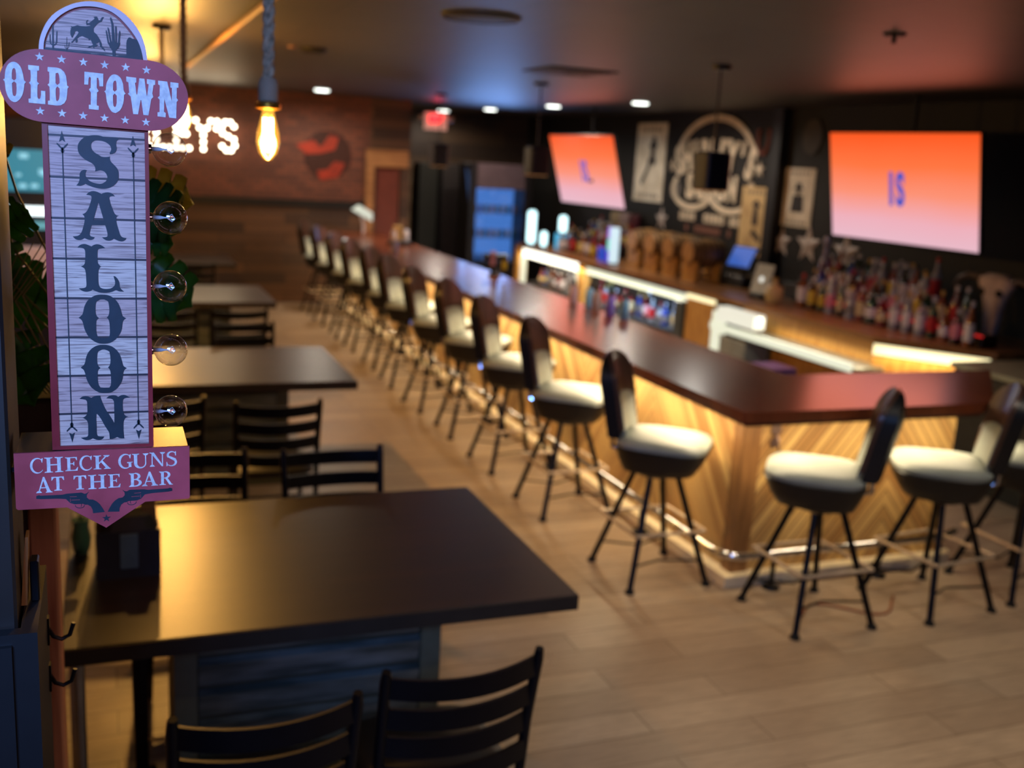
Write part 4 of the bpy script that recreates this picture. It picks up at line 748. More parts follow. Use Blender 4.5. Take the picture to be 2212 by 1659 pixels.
# ladder-back chairs: local frame faces +y, back at y = 0
def make_chair():
    t = thing('ladderback_chair', 'black ladder-back chair, right one of the two nearest the camera', 'chair', (0, 0, 0), 0, 'black metal ladder-back chairs')
    W2 = 0.215
    def post(s):
        return [(s * W2, -0.02, 0.0), (s * W2, 0.01, 0.25), (s * W2, 0.02, 0.45), (s * W2, -0.005, 0.65), (s * (W2 + 0.004), -0.045, 0.855), (s * (W2 + 0.004), -0.052, 0.89)]
    for s in (-1, 1):
        MB().tube(post(s), [0.013, 0.014, 0.015, 0.016, 0.016, 0.012], 10).build('back_post', M_metal, t, smooth=True)
    for k, z in enumerate((0.838, 0.742, 0.65, 0.56)):
        m = MB(); n = 12; vs = []
        yb = -0.005 + (z - 0.65) / 0.2 * -0.04 if z > 0.65 else -0.004
        for i in range(n + 1):
            u = -1 + 2 * i / n
            y = yb - 0.05 * (1 - u * u)
            for dy, dz in ((-0.006, -0.03), (0.006, -0.03), (0.006, 0.03), (-0.006, 0.03)):
                vs.append((u * W2, y + dy, z + dz - 0.008 * (1 - u * u)))
        fs = [(i * 4 + j, i * 4 + (j + 1) % 4, (i + 1) * 4 + (j + 1) % 4, (i + 1) * 4 + j) for i in range(n) for j in range(4)]
        fs += [(0, 1, 2, 3), (n * 4, n * 4 + 1, n * 4 + 2, n * 4 + 3)]
        m.add(vs, fs).build('slat', M_metal, t, smooth=True)
    MB().rings([(0.44, 0.20, 0.20, 0, 0.22), (0.455, 0.215, 0.21, 0, 0.22), (0.475, 0.215, 0.21, 0, 0.22), (0.488, 0.19, 0.185, 0, 0.22)], n=28, e=5).build('seat', M_vinyl, t, smooth=True)
    for s in (-1, 1):
        MB().tube([(s * 0.19, 0.40, 0.44), (s * 0.21, 0.425, 0.0)], 0.013, 10).build('leg', M_metal, t, smooth=True)
    MB().tube([(-0.2, 0.41, 0.2), (0.2, 0.41, 0.2)], 0.008, 8).tube([(-W2, 0.0, 0.2), (-0.2, 0.41, 0.2)], 0.008, 8).tube([(W2, 0.0, 0.2), (0.2, 0.41, 0.2)], 0.008, 8).build('stretcher', M_metal, t, smooth=True)
    return t
ch = make_chair()
ch.location = (0.865, 2.44, 0); ch.rotation_euler = (0, 0, 0.05)
for x, y, r, lab in [
    (0.335, 2.34, 0.02, 'black ladder-back chair, left one of the two nearest the camera'),
    (0.93, 4.40, PI + 0.02, 'black ladder-back chair behind the nearest table, nearer its right corner'),
    (0.33, 4.45, PI, 'black ladder-back chair behind the nearest table, half hidden by the sign'),
    (0.83, 5.42, 0.0, 'black ladder-back chair with its back to us in front of the second table, right one'),
    (0.24, 5.55, 0.05, 'black ladder-back chair in front of the second table, cut by the sign'),
    (0.95, 7.85, PI, 'black ladder-back chair just beyond the second table'),
    (1.00, 8.62, 0.0, 'black ladder-back chair with its back to us in front of the third table, right one'),
    (0.45, 8.62, 0.0, 'black ladder-back chair in front of the third table, left one'),
    (0.9, 11.95, 0.0, 'black ladder-back chair in front of the farthest table')]:
    dup(ch, (x, y, 0), r, lab)

# ---------------------------------------------------------------- table things
cd = thing('napkin_caddy', 'black napkin and condiment caddy on the left end of the nearest table', 'caddy', (0.045, 3.53, 0.76), 0.04)
MB().box(-0.10, 0.10, -0.075, -0.07, 0, 0.165).box(-0.10, 0.10, 0.07, 0.075, 0, 0.165).box(-0.10, -0.095, -0.07, 0.07, 0, 0.165).box(0.095, 0.10, -0.07, 0.07, 0, 0.165).box(-0.095, 0.095, -0.07, 0.07, 0, 0.006).box(-0.035, -0.031, -0.07, 0.07, 0, 0.16).box(0.031, 0.035, -0.07, 0.07, 0, 0.16).build('caddy_body', pbr('caddy_black', rgb(40, 46, 66), 0.4), cd)
MB().bbox(-0.028, 0.028, -0.078, -0.0755, 0.035, 0.155, 0.001).build('front_card', pbr('caddy_card', rgb(90, 120, 160), 0.4), cd)
nk = MB()
for k in range(9): nk.box(-0.088, -0.04, -0.06 + k * 0.013, -0.05 + k * 0.013, 0.01, 0.175)
nk.build('napkins', pbr('napkin_paper', rgb(60, 50, 44), 0.8), cd)
MB().bbox(0.04, 0.09, -0.05, -0.046, 0.01, 0.24, 0.001).bbox(0.04, 0.09, -0.03, -0.026, 0.01, 0.26, 0.001).build('menu_cards', pbr('menu_card', rgb(120, 96, 70), 0.5), cd)
MB().rings([(0.165, 0.10, 0.075), (0.21, 0.085, 0.06), (0.235, 0.06, 0.04)], n=20, e=4).build('lid', pbr('caddy_lid', rgb(20, 18, 20), 0.5), cd)
bo = thing('hot_sauce_bottle', 'small reddish hot sauce bottle standing behind the napkin caddy', 'bottle', (0.115, 3.70, 0.76))
MB().lathe([(0.024, 0), (0.025, 0.01), (0.025, 0.09), (0.014, 0.12), (0.010, 0.14)], n=16).build('glass', pbr('red_sauce', rgb(150, 70, 44), 0.2), bo, smooth=True)
MB().lathe([(0.012, 0.14), (0.012, 0.165), (0.008, 0.168)], n=12).build('cap', pbr('gold_cap', rgb(190, 150, 70), 0.3, 0.8), bo, smooth=True)
va = thing('bud_vase', 'small teal glass vase with green leaves left of the napkin caddy', 'vase', (-0.105, 3.72, 0.76))
MB().lathe([(0.022, 0), (0.030, 0.02), (0.034, 0.06), (0.026, 0.10), (0.030, 0.125)], n=20).build('vase_body', pbr('teal_glass', rgb(70, 120, 104), 0.15, coat=0.5), va, smooth=True)
for k in range(7):
    a = k * 0.9
    vs, fs = leaf_mesh(0.035, 3)
    R = Matrix.Translation((0.025 * math.cos(a), 0.02 * math.sin(a), 0.15 + 0.012 * k)) @ Matrix.Rotation(a, 4, 'Z') @ Matrix.Rotation(0.9, 4, 'X')
    MB().add([R @ Vector(p) for p in vs], fs).tube([(0, 0, 0.11), (0.02 * math.cos(a), 0.016 * math.sin(a), 0.15 + 0.012 * k)], 0.0015, 5).build('leaf', M_leaf, va, smooth=True)

# ---------------------------------------------------------------- rope pendants
M_rope = pbr('hemp_rope', rgb(220, 196, 164), 0.85, c2=rgb(150, 130, 106), scale=70)
M_amber = None
def amber_glass():
    m, nt, b = newmat('amber_bulb_glass')
    nt.nodes.remove(b); out = nt.nodes['Material Output']
    lw = N(nt, 'ShaderNodeLayerWeight'); lw.inputs[0].default_value = 0.3
    tr = N(nt, 'ShaderNodeBsdfTransparent'); tr.inputs[0].default_value = (1.0, 0.86, 0.5, 1)
    gl = N(nt, 'ShaderNodeBsdfGlossy'); gl.inputs['Roughness'].default_value = 0.05; gl.inputs['Color'].default_value = (1, .85, .5, 1)
    em = N(nt, 'ShaderNodeEmission'); em.inputs[0].default_value = (1, .5, .08, 1); em.inputs[1].default_value = 0.5
    mx = N(nt, 'ShaderNodeMixShader'); nt.links.new(math_node(nt, 'ADD', math_node(nt, 'MULTIPLY', lw.outputs['Facing'], 0.7), 0.04), mx.inputs[0])
    nt.links.new(tr.outputs[0], mx.inputs[1]); nt.links.new(gl.outputs[0], mx.inputs[2])
    ad = N(nt, 'ShaderNodeAddShader'); nt.links.new(mx.outputs[0], ad.inputs[0]); nt.links.new(em.outputs[0], ad.inputs[1])
    nt.links.new(ad.outputs[0], out.inputs[0])
    return m
M_amber = amber_glass()
def make_pendant(zb, bow):
    """rope pendant hung from the ceiling, bulb centre at height zb"""
    t = thing('rope_pendant', 'knotted rope pendant with a glowing amber bulb, nearest and lowest', 'pendant lamp', (0, 0, 0), 0, 'rope pendants over the tables')
    L = CZ - (zb + 0.14)
    for s in range(3):
        pts = []
        n = 46
        for i in range(n + 1):
            u = i / n; a = u * L / 0.075 * 2 * PI / 3 * 2 + s * 2 * PI / 3
            pts.append((0.0085 * math.cos(a) + bow * math.sin(PI * u), 0.0085 * math.sin(a), zb + 0.14 + u * L - 0.002))
        MB().tube(pts, 0.0085, 7).build('rope_strand', M_rope, t, smooth=True)
    MB().lathe([(0.020, zb + 0.085), (0.026, zb + 0.09), (0.027, zb + 0.135), (0.020, zb + 0.15)], n=20).build('socket_sleeve', pbr('grey_sleeve', rgb(190, 164, 138), 0.7), t, smooth=True)
    MB().lathe([(0.018, zb + 0.066), (0.034, zb + 0.070), (0.035, zb + 0.082), (0.022, zb + 0.09)], n=20).build('collar', pbr('brass_collar', rgb(220, 160, 60), 0.3, 0.9), t, smooth=True)
    MB().lathe([(0.014, zb + 0.07), (0.018, zb + 0.05), (0.029, zb + 0.005), (0.031, zb - 0.02), (0.024, zb - 0.048), (0.010, zb - 0.065), (0.001, zb - 0.068)], n=28, cap=False).build('bulb_glass', M_amber, t, smooth=True)
    fl = MB()
    for k in range(6):
        a = k * PI / 3
        fl.tube([(0.011 * math.cos(a), 0.011 * math.sin(a), zb + 0.045), (0.013 * math.cos(a + .3), 0.013 * math.sin(a + .3), zb - 0.045)], 0.0028, 6)
    fl.build('filament', emis('filament_glow', (1.0, 0.72, 0.3), 45), t)
    MB().lathe([(0.055, CZ - 0.03), (0.06, CZ - 0.001)], n=20).build('ceiling_canopy', M_metal, t, smooth=True)
    return t
p0 = make_pendant(ROPES[0][2], 0.0); p0.location = (ROPES[0][0], ROPES[0][1], 0)
p1 = make_pendant(ROPES[1][2], 0.0); p1.location = (ROPES[1][0], ROPES[1][1], 0)
p1['label'] = 'second rope pendant from the front, its bulb hidden behind the sign capsule'
p2 = make_pendant(ROPES[2][2], 0.0); p2.location = (ROPES[2][0], ROPES[2][1], 0)
p2['label'] = 'third rope pendant, its dark ceiling canopy showing beside the sign dome'
dup(p2, (ROPES[3][0], ROPES[3][1], 0), 0.3, 'farthest rope pendant, deep in the room behind the sign')

# ---------------------------------------------------------------- bar stools: local frame faces +x
def shell(zs, wf, xin, xout, ny=12, cap=True):
    """upright curved slab; wf(z) half-width; xin/xout(y, z) front and rear surfaces"""
    vs = []; fs = []; R = len(zs)
    for side, X in ((0, xin), (1, xout)):
        for z in zs:
            hw = wf(z)
            for i in range(ny + 1):
                y = -hw + 2 * hw * i / ny
                vs.append((X(y, z), y, z))
    def I(s, r, i): return (s * R + r) * (ny + 1) + i
    for r in range(R - 1):
        for i in range(ny):
            fs.append((I(0, r, i), I(0, r, i + 1), I(0, r + 1, i + 1), I(0, r + 1, i)))
            fs.append((I(1, r, i), I(1, r + 1, i), I(1, r + 1, i + 1), I(1, r, i + 1)))
        for i in (0, ny):
            fs.append((I(0, r, i), I(0, r + 1, i), I(1, r + 1, i), I(1, r, i)))
    for r in (0, R - 1):
        for i in range(ny):
            fs.append((I(0, r, i), I(1, r, i), I(1, r, i + 1), I(0, r, i + 1)))
    return MB().add(vs, fs)
def bez(z): return -0.205 - 0.22 * (z - 0.80)
def wf_panel(z):
    t = max(0.0, (z - 1.09) / 0.14)
    return 0.185 * math.sqrt(max(0.02, 1 - t * t)) if z > 1.09 else 0.165 + 0.02 * min(1, (z - 0.8) / 0.2)
def wf_rear(z):
    t = max(0.0, (z - 1.08) / 0.14)
    return 0.18 * math.sqrt(max(0.02, 1 - t * t)) if z > 1.08 else 0.16 + 0.018 * min(1, (z - 0.78) / 0.2)
def curv(y): return 1.3 * y * y
def make_stool():
    t = thing('bar_stool', 'x', 'bar stool', (0, 0, 0), 0, 'swivel bar stools with cream seats')
    MB().rings([(0.735, 0.2, 0.2, .03), (0.745, 0.240, 0.240, .03), (0.772, 0.245, 0.245, .03), (0.788, 0.226, 0.226, .03), (0.796, 0.17, 0.17, .03)], n=36, e=3.6).build('seat_cushion', M_cream, t, smooth=True)
    MB().rings([(0.606, 0.165, 0.165, .015), (0.618, 0.195, 0.195, .018), (0.68, 0.228, 0.228, .025), (0.745, 0.250, 0.250, .03), (0.752, 0.243, 0.243, .03)], n=36, e=3.6).build('seat_shell', M_vinyl, t, smooth=True)
    zs = [0.83, 0.9, 1.0, 1.09, 1.12, 1.15, 1.178, 1.2, 1.218, 1.228]
    bp = shell(zs, wf_panel, lambda y, z: bez(z) + 0.012 + curv(y), lambda y, z: bez(z) - 0.012 + curv(y)).build('back_panel', M_backwood, t, smooth=True)
    z2 = [0.78, 0.80, 0.9, 1.0, 1.08, 1.11, 1.14, 1.17, 1.19, 1.205, 1.214]
    shell(z2, wf_rear, lambda y, z: bez(z) - 0.011 + curv(y), lambda y, z: bez(z) - 0.013 - 0.065 * math.sqrt(max(0.0, min(1.0, (1.215 - z) / 0.13))) + 0.95 * curv(y)).build('rear_pad', M_vinyl, t, smooth=True)
    z3 = [0.80, 0.82, 0.9, 0.965, 0.985, 0.998, 1.003]
    shell(z3, lambda z: 0.145 if z < 0.97 else 0.145 * math.sqrt(max(0.1, 1 - ((z - 0.97) / 0.036) ** 2)), lambda y, z: bez(z) + 0.026 + curv(y) * 0.9, lambda y, z: bez(z) + 0.011 + curv(y)).build('front_pad', M_cream, t, smooth=True)
    for y in (-.1, .1): MB().tube([(-0.16, y, 0.69), (-0.235, y, 0.72), (-0.235, y, 0.84)], 0.012, 8).build('back_bracket', M_chrome, t, smooth=True)
    MB().lathe([(0.10, 0.575), (0.11, 0.58), (0.11, 0.592), (0.05, 0.60), (0.05, 0.628)], n=20).build('swivel_plate', M_metal, t, smooth=True)
    return t
def add_legs(t, rz):
    """legs stand square to the room while the seat swivels by rz"""
    R = Matrix.Rotation(-rz, 4, 'Z')
    for sx in (-1, 1):
        for sy in (-1, 1):
            l = MB().tube([R @ Vector((sx * 0.085, sy * 0.085, 0.58)), R @ Vector((sx * 0.232, sy * 0.232, 0.012))], 0.0165, 10).build('leg', M_metal, t, smooth=True)
            MB().lathe([(0.026, 0.0), (0.026, 0.012), (0.018, 0.022)], c=tuple(R @ Vector((sx * 0.232, sy * 0.232, 0))), n=12).build('foot_pad', pbr('rubber', rgb(14, 14, 14), 0.8), l, smooth=True)
    q = 0.21; z = 0.305
    fr = MB()
    P = [(-q, -q), (q, -q), (q, q), (-q, q)]
    for i in range(4):
        a, b_ = P[i], P[(i + 1) % 4]
        fr.tube([R @ Vector((a[0], a[1], z)), R @ Vector((b_[0], b_[1], z))], 0.0095, 8)
    fr.build('foot_ring', M_tanmetal, t, smooth=True)
    q2 = 0.19
    for s in (-1, 1): MB().tube([R @ Vector((-q2, s * q2, 0.13)), R @ Vector((0, s * q2 * .6, 0.12)), R @ Vector((q2, s * q2, 0.13))], 0.006, 6).build('lower_brace', M_metal, t, smooth=True)
TH1 = -math.radians(40)
st0 = make_stool(); add_legs(st0, TH1)
st0.rotation_euler = (0, 0, TH1); st0.location = (2.76, 4.72, 0)
st0['label'] = 'black and cream bar stool on the long side, nearest to the bar corner'
ords = ['second', 'third', 'fourth', 'fifth', 'sixth', 'seventh', 'eighth', 'ninth', 'tenth', 'eleventh']
rs = random.Random(3)
for k, yb in enumerate((6.0, 6.97, 7.89, 8.77, 9.72, 10.58, 11.52, 12.33, 13.3, 14.2)):
    dup(st0, (2.75 + rs.uniform(-.02, .02), yb - 0.14, 0), TH1 + rs.uniform(-.07, .07), 'black and cream bar stool on the long side, %s from the bar corner' % ords[k] if k < 9 else 'black and cream bar stool on the long side, farthest from the bar corner')
TH2 = PI - math.radians(39)
st1 = make_stool(); add_legs(st1, TH2)
st1.rotation_euler = (0, 0, TH2); st1.location = (3.31, 4.04, 0)
st1['label'] = 'black and cream bar stool at the short end, first right of the bar corner'
dup(st1, (4.08, 4.02, 0), TH2 + 0.10, 'black and cream bar stool at the short end, second right of the bar corner')
dup(st1, (4.74, 4.07, 0), TH2 - 0.02, 'black and cream bar stool at the short end, cut by the right frame edge')

# ---------------------------------------------------------------- the bar
bar = thing('bar_counter', 'long L-shaped bar with red-brown top and lit diagonal board front', 'bar', (3.2, 9.4, 0))
def BL(x, y): return (x - 3.2, y - 9.4)
outer = [(2.85, 14.6), (2.85, 4.10), (2.86, 4.09), (4.42, 4.09), (5.2, 4.88), (3.65, 4.88), (3.65, 14.6)]
MB().prism([BL(*p) for p in outer], 'z', 1.015, 1.07).build('bar_top', M_bartop, bar)
lip = [(2.90, 14.55), (2.90, 4.15), (2.91, 4.14), (4.40, 4.14), (4.6, 4.34), (4.58, 4.38), (4.38, 4.18), (2.99, 4.18), (2.94, 4.23), (2.94, 14.55)]
MB().prism([BL(*p) for p in lip], 'z', 0.985, 1.014).build('drip_edge', pbr('dark_red_edge', rgb(70, 26, 18), 0.4), bar)
base = [(3.15, 14.6), (3.15, 4.5), (4.60, 4.5), (4.90, 4.80), (4.86, 4.84), (4.58, 4.56), (3.21, 4.56), (3.21, 14.6)]
o = MB().prism(base, 'z', 0.0, 1.014).build('board_front', M_chev, None)
o.parent = bar; o.matrix_parent_inverse = Matrix.Translation((-3.2, -9.4, 0))
MB().bbox(*BL(3.13, 0)[:1], BL(3.245, 0)[0], BL(0, 4.48)[1], BL(0, 4.575)[1], 0, 1.013, 0.004).build('corner_post', M_post, bar)
MB().prism([BL(*p) for p in [(3.07, 14.6), (3.07, 4.43), (4.62, 4.43), (4.68, 4.5), (3.145, 4.5), (3.145, 14.6)]], 'z', 0.0, 0.06).build('kick_strip', pbr('pale_lit_kick', rgb(245, 226, 186), 0.5), bar)  # base trim; its pale colour and width also imitate the lit floor
MB().prism([BL(*p) for p in [(3.13, 14.58), (3.13, 4.6), (3.149, 4.6), (3.149, 14.58)]], 'z', 0.985, 1.003).prism([BL(*p) for p in [(3.25, 4.48), (4.55, 4.48), (4.55, 4.499), (3.25, 4.499)]], 'z', 0.985, 1.003).build('light_strip', M_ledy, bar)
rail = [(3.02, 14.5, .2), (3.02, 4.5, .2), (3.04, 4.42, .2), (3.11, 4.37, .2), (4.5, 4.37, .2), (4.64, 4.43, .2)]
rl = MB().tube([(x - 3.2, y - 9.4, z) for x, y, z in rail], 0.022, 12).build('foot_rail', M_chrome, bar, smooth=True)
for (x, y, wx) in [(3.02, yy, 1) for yy in (5.3, 6.7, 8.1, 9.5, 10.9, 12.3, 13.7)] + [(3.33, 4.37, 0), (4.05, 4.37, 0)]:
    m = MB().tube([(x - 3.2, y - 9.4, 0.2), (x - 3.2, y - 9.4, 0.02)], 0.013, 8).lathe([(0.05, 0), (0.045, 0.015), (0.02, 0.025)], c=(x - 3.2, y - 9.4, 0), n=14)
    m.build('rail_bracket', M_metal, rl, smooth=True)
hk = MB()
hx, hy = 3.34 - 3.2, 4.495 - 9.4
hk.lathe([(0.034, 0), (0.034, 0.006)], n=16, M=Matrix.Translation((hx, hy, 0.86)) @ Matrix.Rotation(PI / 2, 4, 'X')).lathe([(0.03, 0), (0.03, 0.006)], n=16, M=Matrix.Translation((hx, hy, 0.79)) @ Matrix.Rotation(PI / 2, 4, 'X'))
hk.tube([(hx, hy - 0.005, 0.84), (hx, hy - 0.03, 0.81), (hx + 0.01, hy - 0.03, 0.75), (hx + 0.02, hy - 0.005, 0.74)], 0.006, 6).build('purse_hook', pbr('pewter', rgb(150, 120, 110), 0.4, 0.8), bar, smooth=True)
# orange cable tie on the floor by the rail
tag(MB().tube([(3.28 + 0.05 * k, 4.02 + 0.10 * math.sin(k * 0.55), 0.006) for k in range(14)], 0.006, 6).build('floor_cord', pbr('orange_brown_cord', rgb(150, 80, 44), 0.6), None, smooth=True), 'thin orange-brown cord lying on the floor by the short end of the bar', 'cord')

# ---------------------------------------------------------------- back counter with lit shelves
bc = thing('back_counter', 'long back bar counter with bright led strips, wood posts and open shelves', 'counter', (6.5, 10.0, 0))
def B_(mb, name, mat, parent=bc):
    o = mb.build(name, mat); o.parent = parent; o.matrix_parent_inverse = Matrix.Translation((-6.5, -10.0, 0)); return o
MB_ = MB
B_(MB().prism([(5.85, 14.8), (5.85, 6.72), (6.42, 5.98), (7.19, 5.98), (7.19, 14.8)], 'z', 0.9, 0.95), 'counter_top', M_counter)
B_(MB().box(6.55, 6.6, 6.0, 14.8, 0, 0.9), 'back_panel', pbr('counter_dark', rgb(36, 30, 26), 0.6))
B_(MB().box(5.9, 6.6, 9.9, 14.7, 0.0, 0.08).box(5.95, 6.55, 9.9, 14.6, 0.38, 0.40), 'shelf', pbr('counter_dark', rgb(36, 30, 26), 0.6))
B_(MB().box(5.86, 5.88, 12.5, 14.55, 0.78, 0.895), 'led_strip', M_led)
B_(MB().box(5.86, 5.88, 9.62, 12.3, 0.79, 0.87), 'led_strip', M_ledlow)
B_(MB().bbox(5.83, 5.97, 14.62, 14.78, 0, 0.899), 'post', M_wood_lit)
B_(MB().box(5.855, 5.875, 14.42, 14.6, 0.3, 0.78), 'led_strip', M_ledlow)
B_(MB().bbox(5.83, 5.95, 12.31, 12.49, 0.25, 0.899), 'post', M_wood_lit)
B_(MB().box(5.84, 5.86, 12.50, 12.56, 0.3, 0.78), 'led_strip', M_ledlow)
B_(MB().bbox(5.80, 6.5, 9.68, 9.86, 0.0, 0.80, 0.006), 'cooler_side', pbr('cooler_grey', rgb(62, 68, 66), 0.4))
B_(MB().bbox(5.83, 5.93, 9.12, 9.66, 0.0, 0.85, 0.004), 'wood_panel', M_wood_lit)
B_(MB().box(5.82, 5.84, 9.1, 9.66, 0.85, 0.895), 'led_strip', M_ledy)
B_(MB().box(5.80, 5.83, 8.86, 9.08, 0.1, 0.80), 'led_strip', M_ledlow)
# sink bay
B_(MB().box(5.98, 6.0, 6.75, 8.8, 0.0, 0.9), 'bay_back', M_wood_lit)
B_(MB().bbox(5.62, 5.97, 6.66, 8.8, 0.66, 0.70, 0.004), 'steel_ledge', pbr('brushed_steel', rgb(190, 195, 185), 0.3, 0.9))
B_(MB().box(5.60, 5.62, 6.66, 8.8, 0.665, 0.735), 'led_strip', M_ledlow)
B_(MB().bbox(5.70, 5.83, 8.2, 8.85, 0.74, 0.88, 0.004), 'light_box', emis('soft_white_panel', (0.75, 0.74, 0.62), 1.0))
# angled end
ex = Vector((6.42 - 5.85, 5.98 - 6.72, 0)).normalized()
ang = math.atan2(ex.y, ex.x)
Me = Matrix.Translation((5.88, 6.74, 0)) @ Matrix.Rotation(ang, 4, 'Z')
B_(MB().box(0.0, 0.90, 0.0, 0.04, 0.0, 0.88, M=Me), 'end_panel', M_wood_lit)
B_(MB().box(0.0, 0.90, -0.015, 0.0, 0.80, 0.885, M=Me), 'led_strip', M_ledy)
B_(MB().box(6.40, 7.19, 5.98, 6.02, 0.0, 0.899), 'side_panel', pbr('counter_dark', rgb(36, 30, 26), 0.6))
lamp('end_panel_strip', 'AREA', tuple((Me @ Vector((0.45, -0.12, 0.86)))), 5, LED, tuple(Me @ Vector((0.45, -0.02, 0.4))), shape='RECTANGLE', size=0.8, size_y=0.03)
# low dark cabinet right of the bar opening
cb = tag(MB().bbox(5.92, 7.18, 3.0, 5.9, 0.0, 0.86, 0.01).build('low_cabinet', pbr('cabinet_dark', rgb(44, 46, 40), 0.5)), 'low dark cabinet beyond the open end of the bar', 'cabinet')
MB().bbox(5.90, 7.18, 2.98, 5.92, 0.86, 0.90, 0.005).build('cabinet_top', pbr('cabinet_top', rgb(170, 176, 150), 0.3), cb)

# ---------------------------------------------------------------- bottles
SHAPES = {
 'slim': [(.030, 0), (.032, .01), (.032, .17), (.014, .215), (.012, .28)],
 'stout': [(.042, 0), (.044, .01), (.044, .14), (.030, .175), (.014, .20), (.013, .26)],
 'square-shouldered': [(.038, 0), (.040, .01), (.040, .185), (.014, .20), (.013, .265)],
 'tall': [(.035, 0), (.037, .01), (.037, .20), (.016, .25), (.013, .33)],
 'round-bellied': [(.030, 0), (.046, .04), (.048, .09), (.034, .14), (.013, .17), (.012, .245)],
}
GL = {'clear': rgb(150, 150, 158), 'amber': rgb(130, 66, 24), 'dark green': rgb(24, 56, 34), 'dark red': rgb(116, 18, 24), 'black': rgb(20, 18, 22), 'brown': rgb(72, 38, 22), 'blue': rgb(40, 64, 150)}
LB = {'white': rgb(222, 214, 218), 'cream': rgb(206, 184, 140), 'red': rgb(176, 24, 30), 'yellow': rgb(210, 180, 60), 'pink': rgb(214, 130, 150), 'grey': rgb(120, 116, 118)}
CP = {'gold': rgb(200, 160, 80), 'black': rgb(18, 18, 20), 'silver': rgb(190, 190, 200), 'red': rgb(170, 24, 28), 'white': rgb(214, 210, 210)}
PROTO = {}
def bottle(shape, glass, label, capc, loc, where, sc_=1.0):
    key = (shape, glass, label, capc)
    lab = '%s %s bottle, %s label, %s cap, %s' % (shape, glass, label, capc, where)
    grp = 'liquor bottles behind the bar'
    if key in PROTO:
        o = dup(PROTO[key], loc, random.uniform(0, 6), lab, grp); o.scale = (sc_,) * 3; return o
    pr = SHAPES[shape]; top = pr[-1][1]; r = max(p[0] for p in pr)
    t = thing('liquor_bottle', lab, 'bottle', loc, 0, grp); t.scale = (sc_,) * 3
    gm = pbr('glass_' + glass.replace(' ', '_'), GL[glass], 0.12, coat=0.6)
    MB().lathe(pr, n=14).build('glass', gm, t, smooth=True)
    z0 = 0.045; z1 = pr[2][1] - 0.025 if shape != 'round-bellied' else 0.10
    MB().lathe([(r + .0006, z0), (r + .0008, z0 + .001), (r + .0008, z1), (r + .0006, z1 + .001)], n=14, cap=False).build('label', pbr('label_' + label, LB[label], 0.6), t, smooth=True)
    MB().lathe([(pr[-1][0] + .002, top - .03), (pr[-1][0] + .002, top + .004), (.006, top + .006)], n=10).build('cap', pbr('cap_' + capc, CP[capc], 0.35), t, smooth=True)
    PROTO[key] = t
    return t
rb = random.Random(11)
combos = [(s, g, l, c) for s in SHAPES for g in GL for l in LB for c in CP if not (g == 'blue' and l in ('red', 'pink'))]
wgt = lambda q: {'dark red': 2.4, 'clear': 2.2, 'amber': 1.4, 'blue': .5}.get(q[1], 1) * {'red': 1.8, 'white': 2.2, 'cream': 1.4, 'pink': .8}.get(q[2], .8)
def draw():
    i = rb.choices(range(len(combos)), weights=[wgt(q) for q in combos])[0]
    return combos.pop(i)
# stepped riser under the right-hand display
rz = tag(MB().bbox(6.42, 6.58, 6.15, 8.62, 0.95, 1.05, 0.003).bbox(6.58, 6.74, 6.95, 9.0, 0.95, 1.11, 0.003).bbox(6.74, 6.9, 7.0, 9.0, 0.95, 1.17, 0.003).build('bottle_riser', pbr('riser_black', rgb(26, 18, 18), 0.4)), 'black stepped riser carrying the right-hand liquor display', 'riser')
MB().box(6.415, 6.42, 6.15, 8.2, 1.035, 1.05).box(6.575, 6.58, 6.95, 8.3, 1.095, 1.11).box(6.735, 6.74, 7.0, 8.3, 1.155, 1.17).build('light_strip', emis('red_edge_glow', (0.75, 0.02, 0.02), 0.8), rz)
ROWN = ['front row', 'second row', 'third row', 'top row']
for r, (x, z) in enumerate(((6.335, 0.95), (6.50, 1.05), (6.66, 1.11), (6.82, 1.17))):
    y = (8.36, 8.42, 8.5, 8.6)[r]
    while y > (6.2, 6.3, 7.0, 7.05)[r]:
        s, g, l, c = draw()
        yy = y + rb.uniform(-.012, .012)
        side = 'left part' if yy > 8.0 else ('middle' if yy > 7.1 else 'right part')
        k = rb.uniform(1.0, 1.22)
        bottle(s, g, l, c, (x + rb.uniform(-.012, .012), yy, z + 0.0005), ROWN[r] + ' of right liquor display', k)
        y -= rb.uniform(.135, .150)
# left-hand cluster by the far television
lz = tag(MB().bbox(6.62, 6.95, 12.75, 14.2, 0.95, 1.10, 0.003).build('bottle_riser', pbr('riser_black', rgb(26, 18, 18), 0.4)), 'low black riser under the left-hand bottles below the far television', 'riser')
for r, (x, z, y0, y1) in enumerate(((6.15, .95, 13.80, 12.7), (6.42, .95, 14.35, 12.6), (6.72, 1.10, 14.1, 12.85), (6.86, 1.10, 14.1, 12.85))):
    y = y0
    while y > y1:
        s, g, l, c = draw()
        bottle(s, g, l, c, (x + rb.uniform(-.02, .02), y, z + 0.0005), ROWN[r] + ' of left liquor display', rb.uniform(.95, 1.1))
        y -= rb.uniform(.13, .17)
# bottles and cans on the open shelves under the counter
for r, (y0, y1, z, nm) in enumerate(((12.2, 10.0, .401, 'middle bay'), (14.3, 12.6, .401, 'far bay'))):
    y = y0
    while y > y1:
        s, g, l, c = draw()
        bottle(s, 'blue' if rb.random() < .0 else g, l, c, (6.08 + rb.uniform(-.03, .03), y, z), 'open undercounter shelf, ' + nm, 1.0)
        y -= rb.uniform(.12, .16)
strip('shelf_light', (5.98, 11.1, 0.88), 20, (0.3, 0.6, 1.0), (.2, 0, -1), (0, 1, 0), 2.2)
strip('shelf_light', (5.98, 13.5, 0.88), 10, (1.0, 0.85, 0.6), (.2, 0, -1), (0, 1, 0), 1.8)
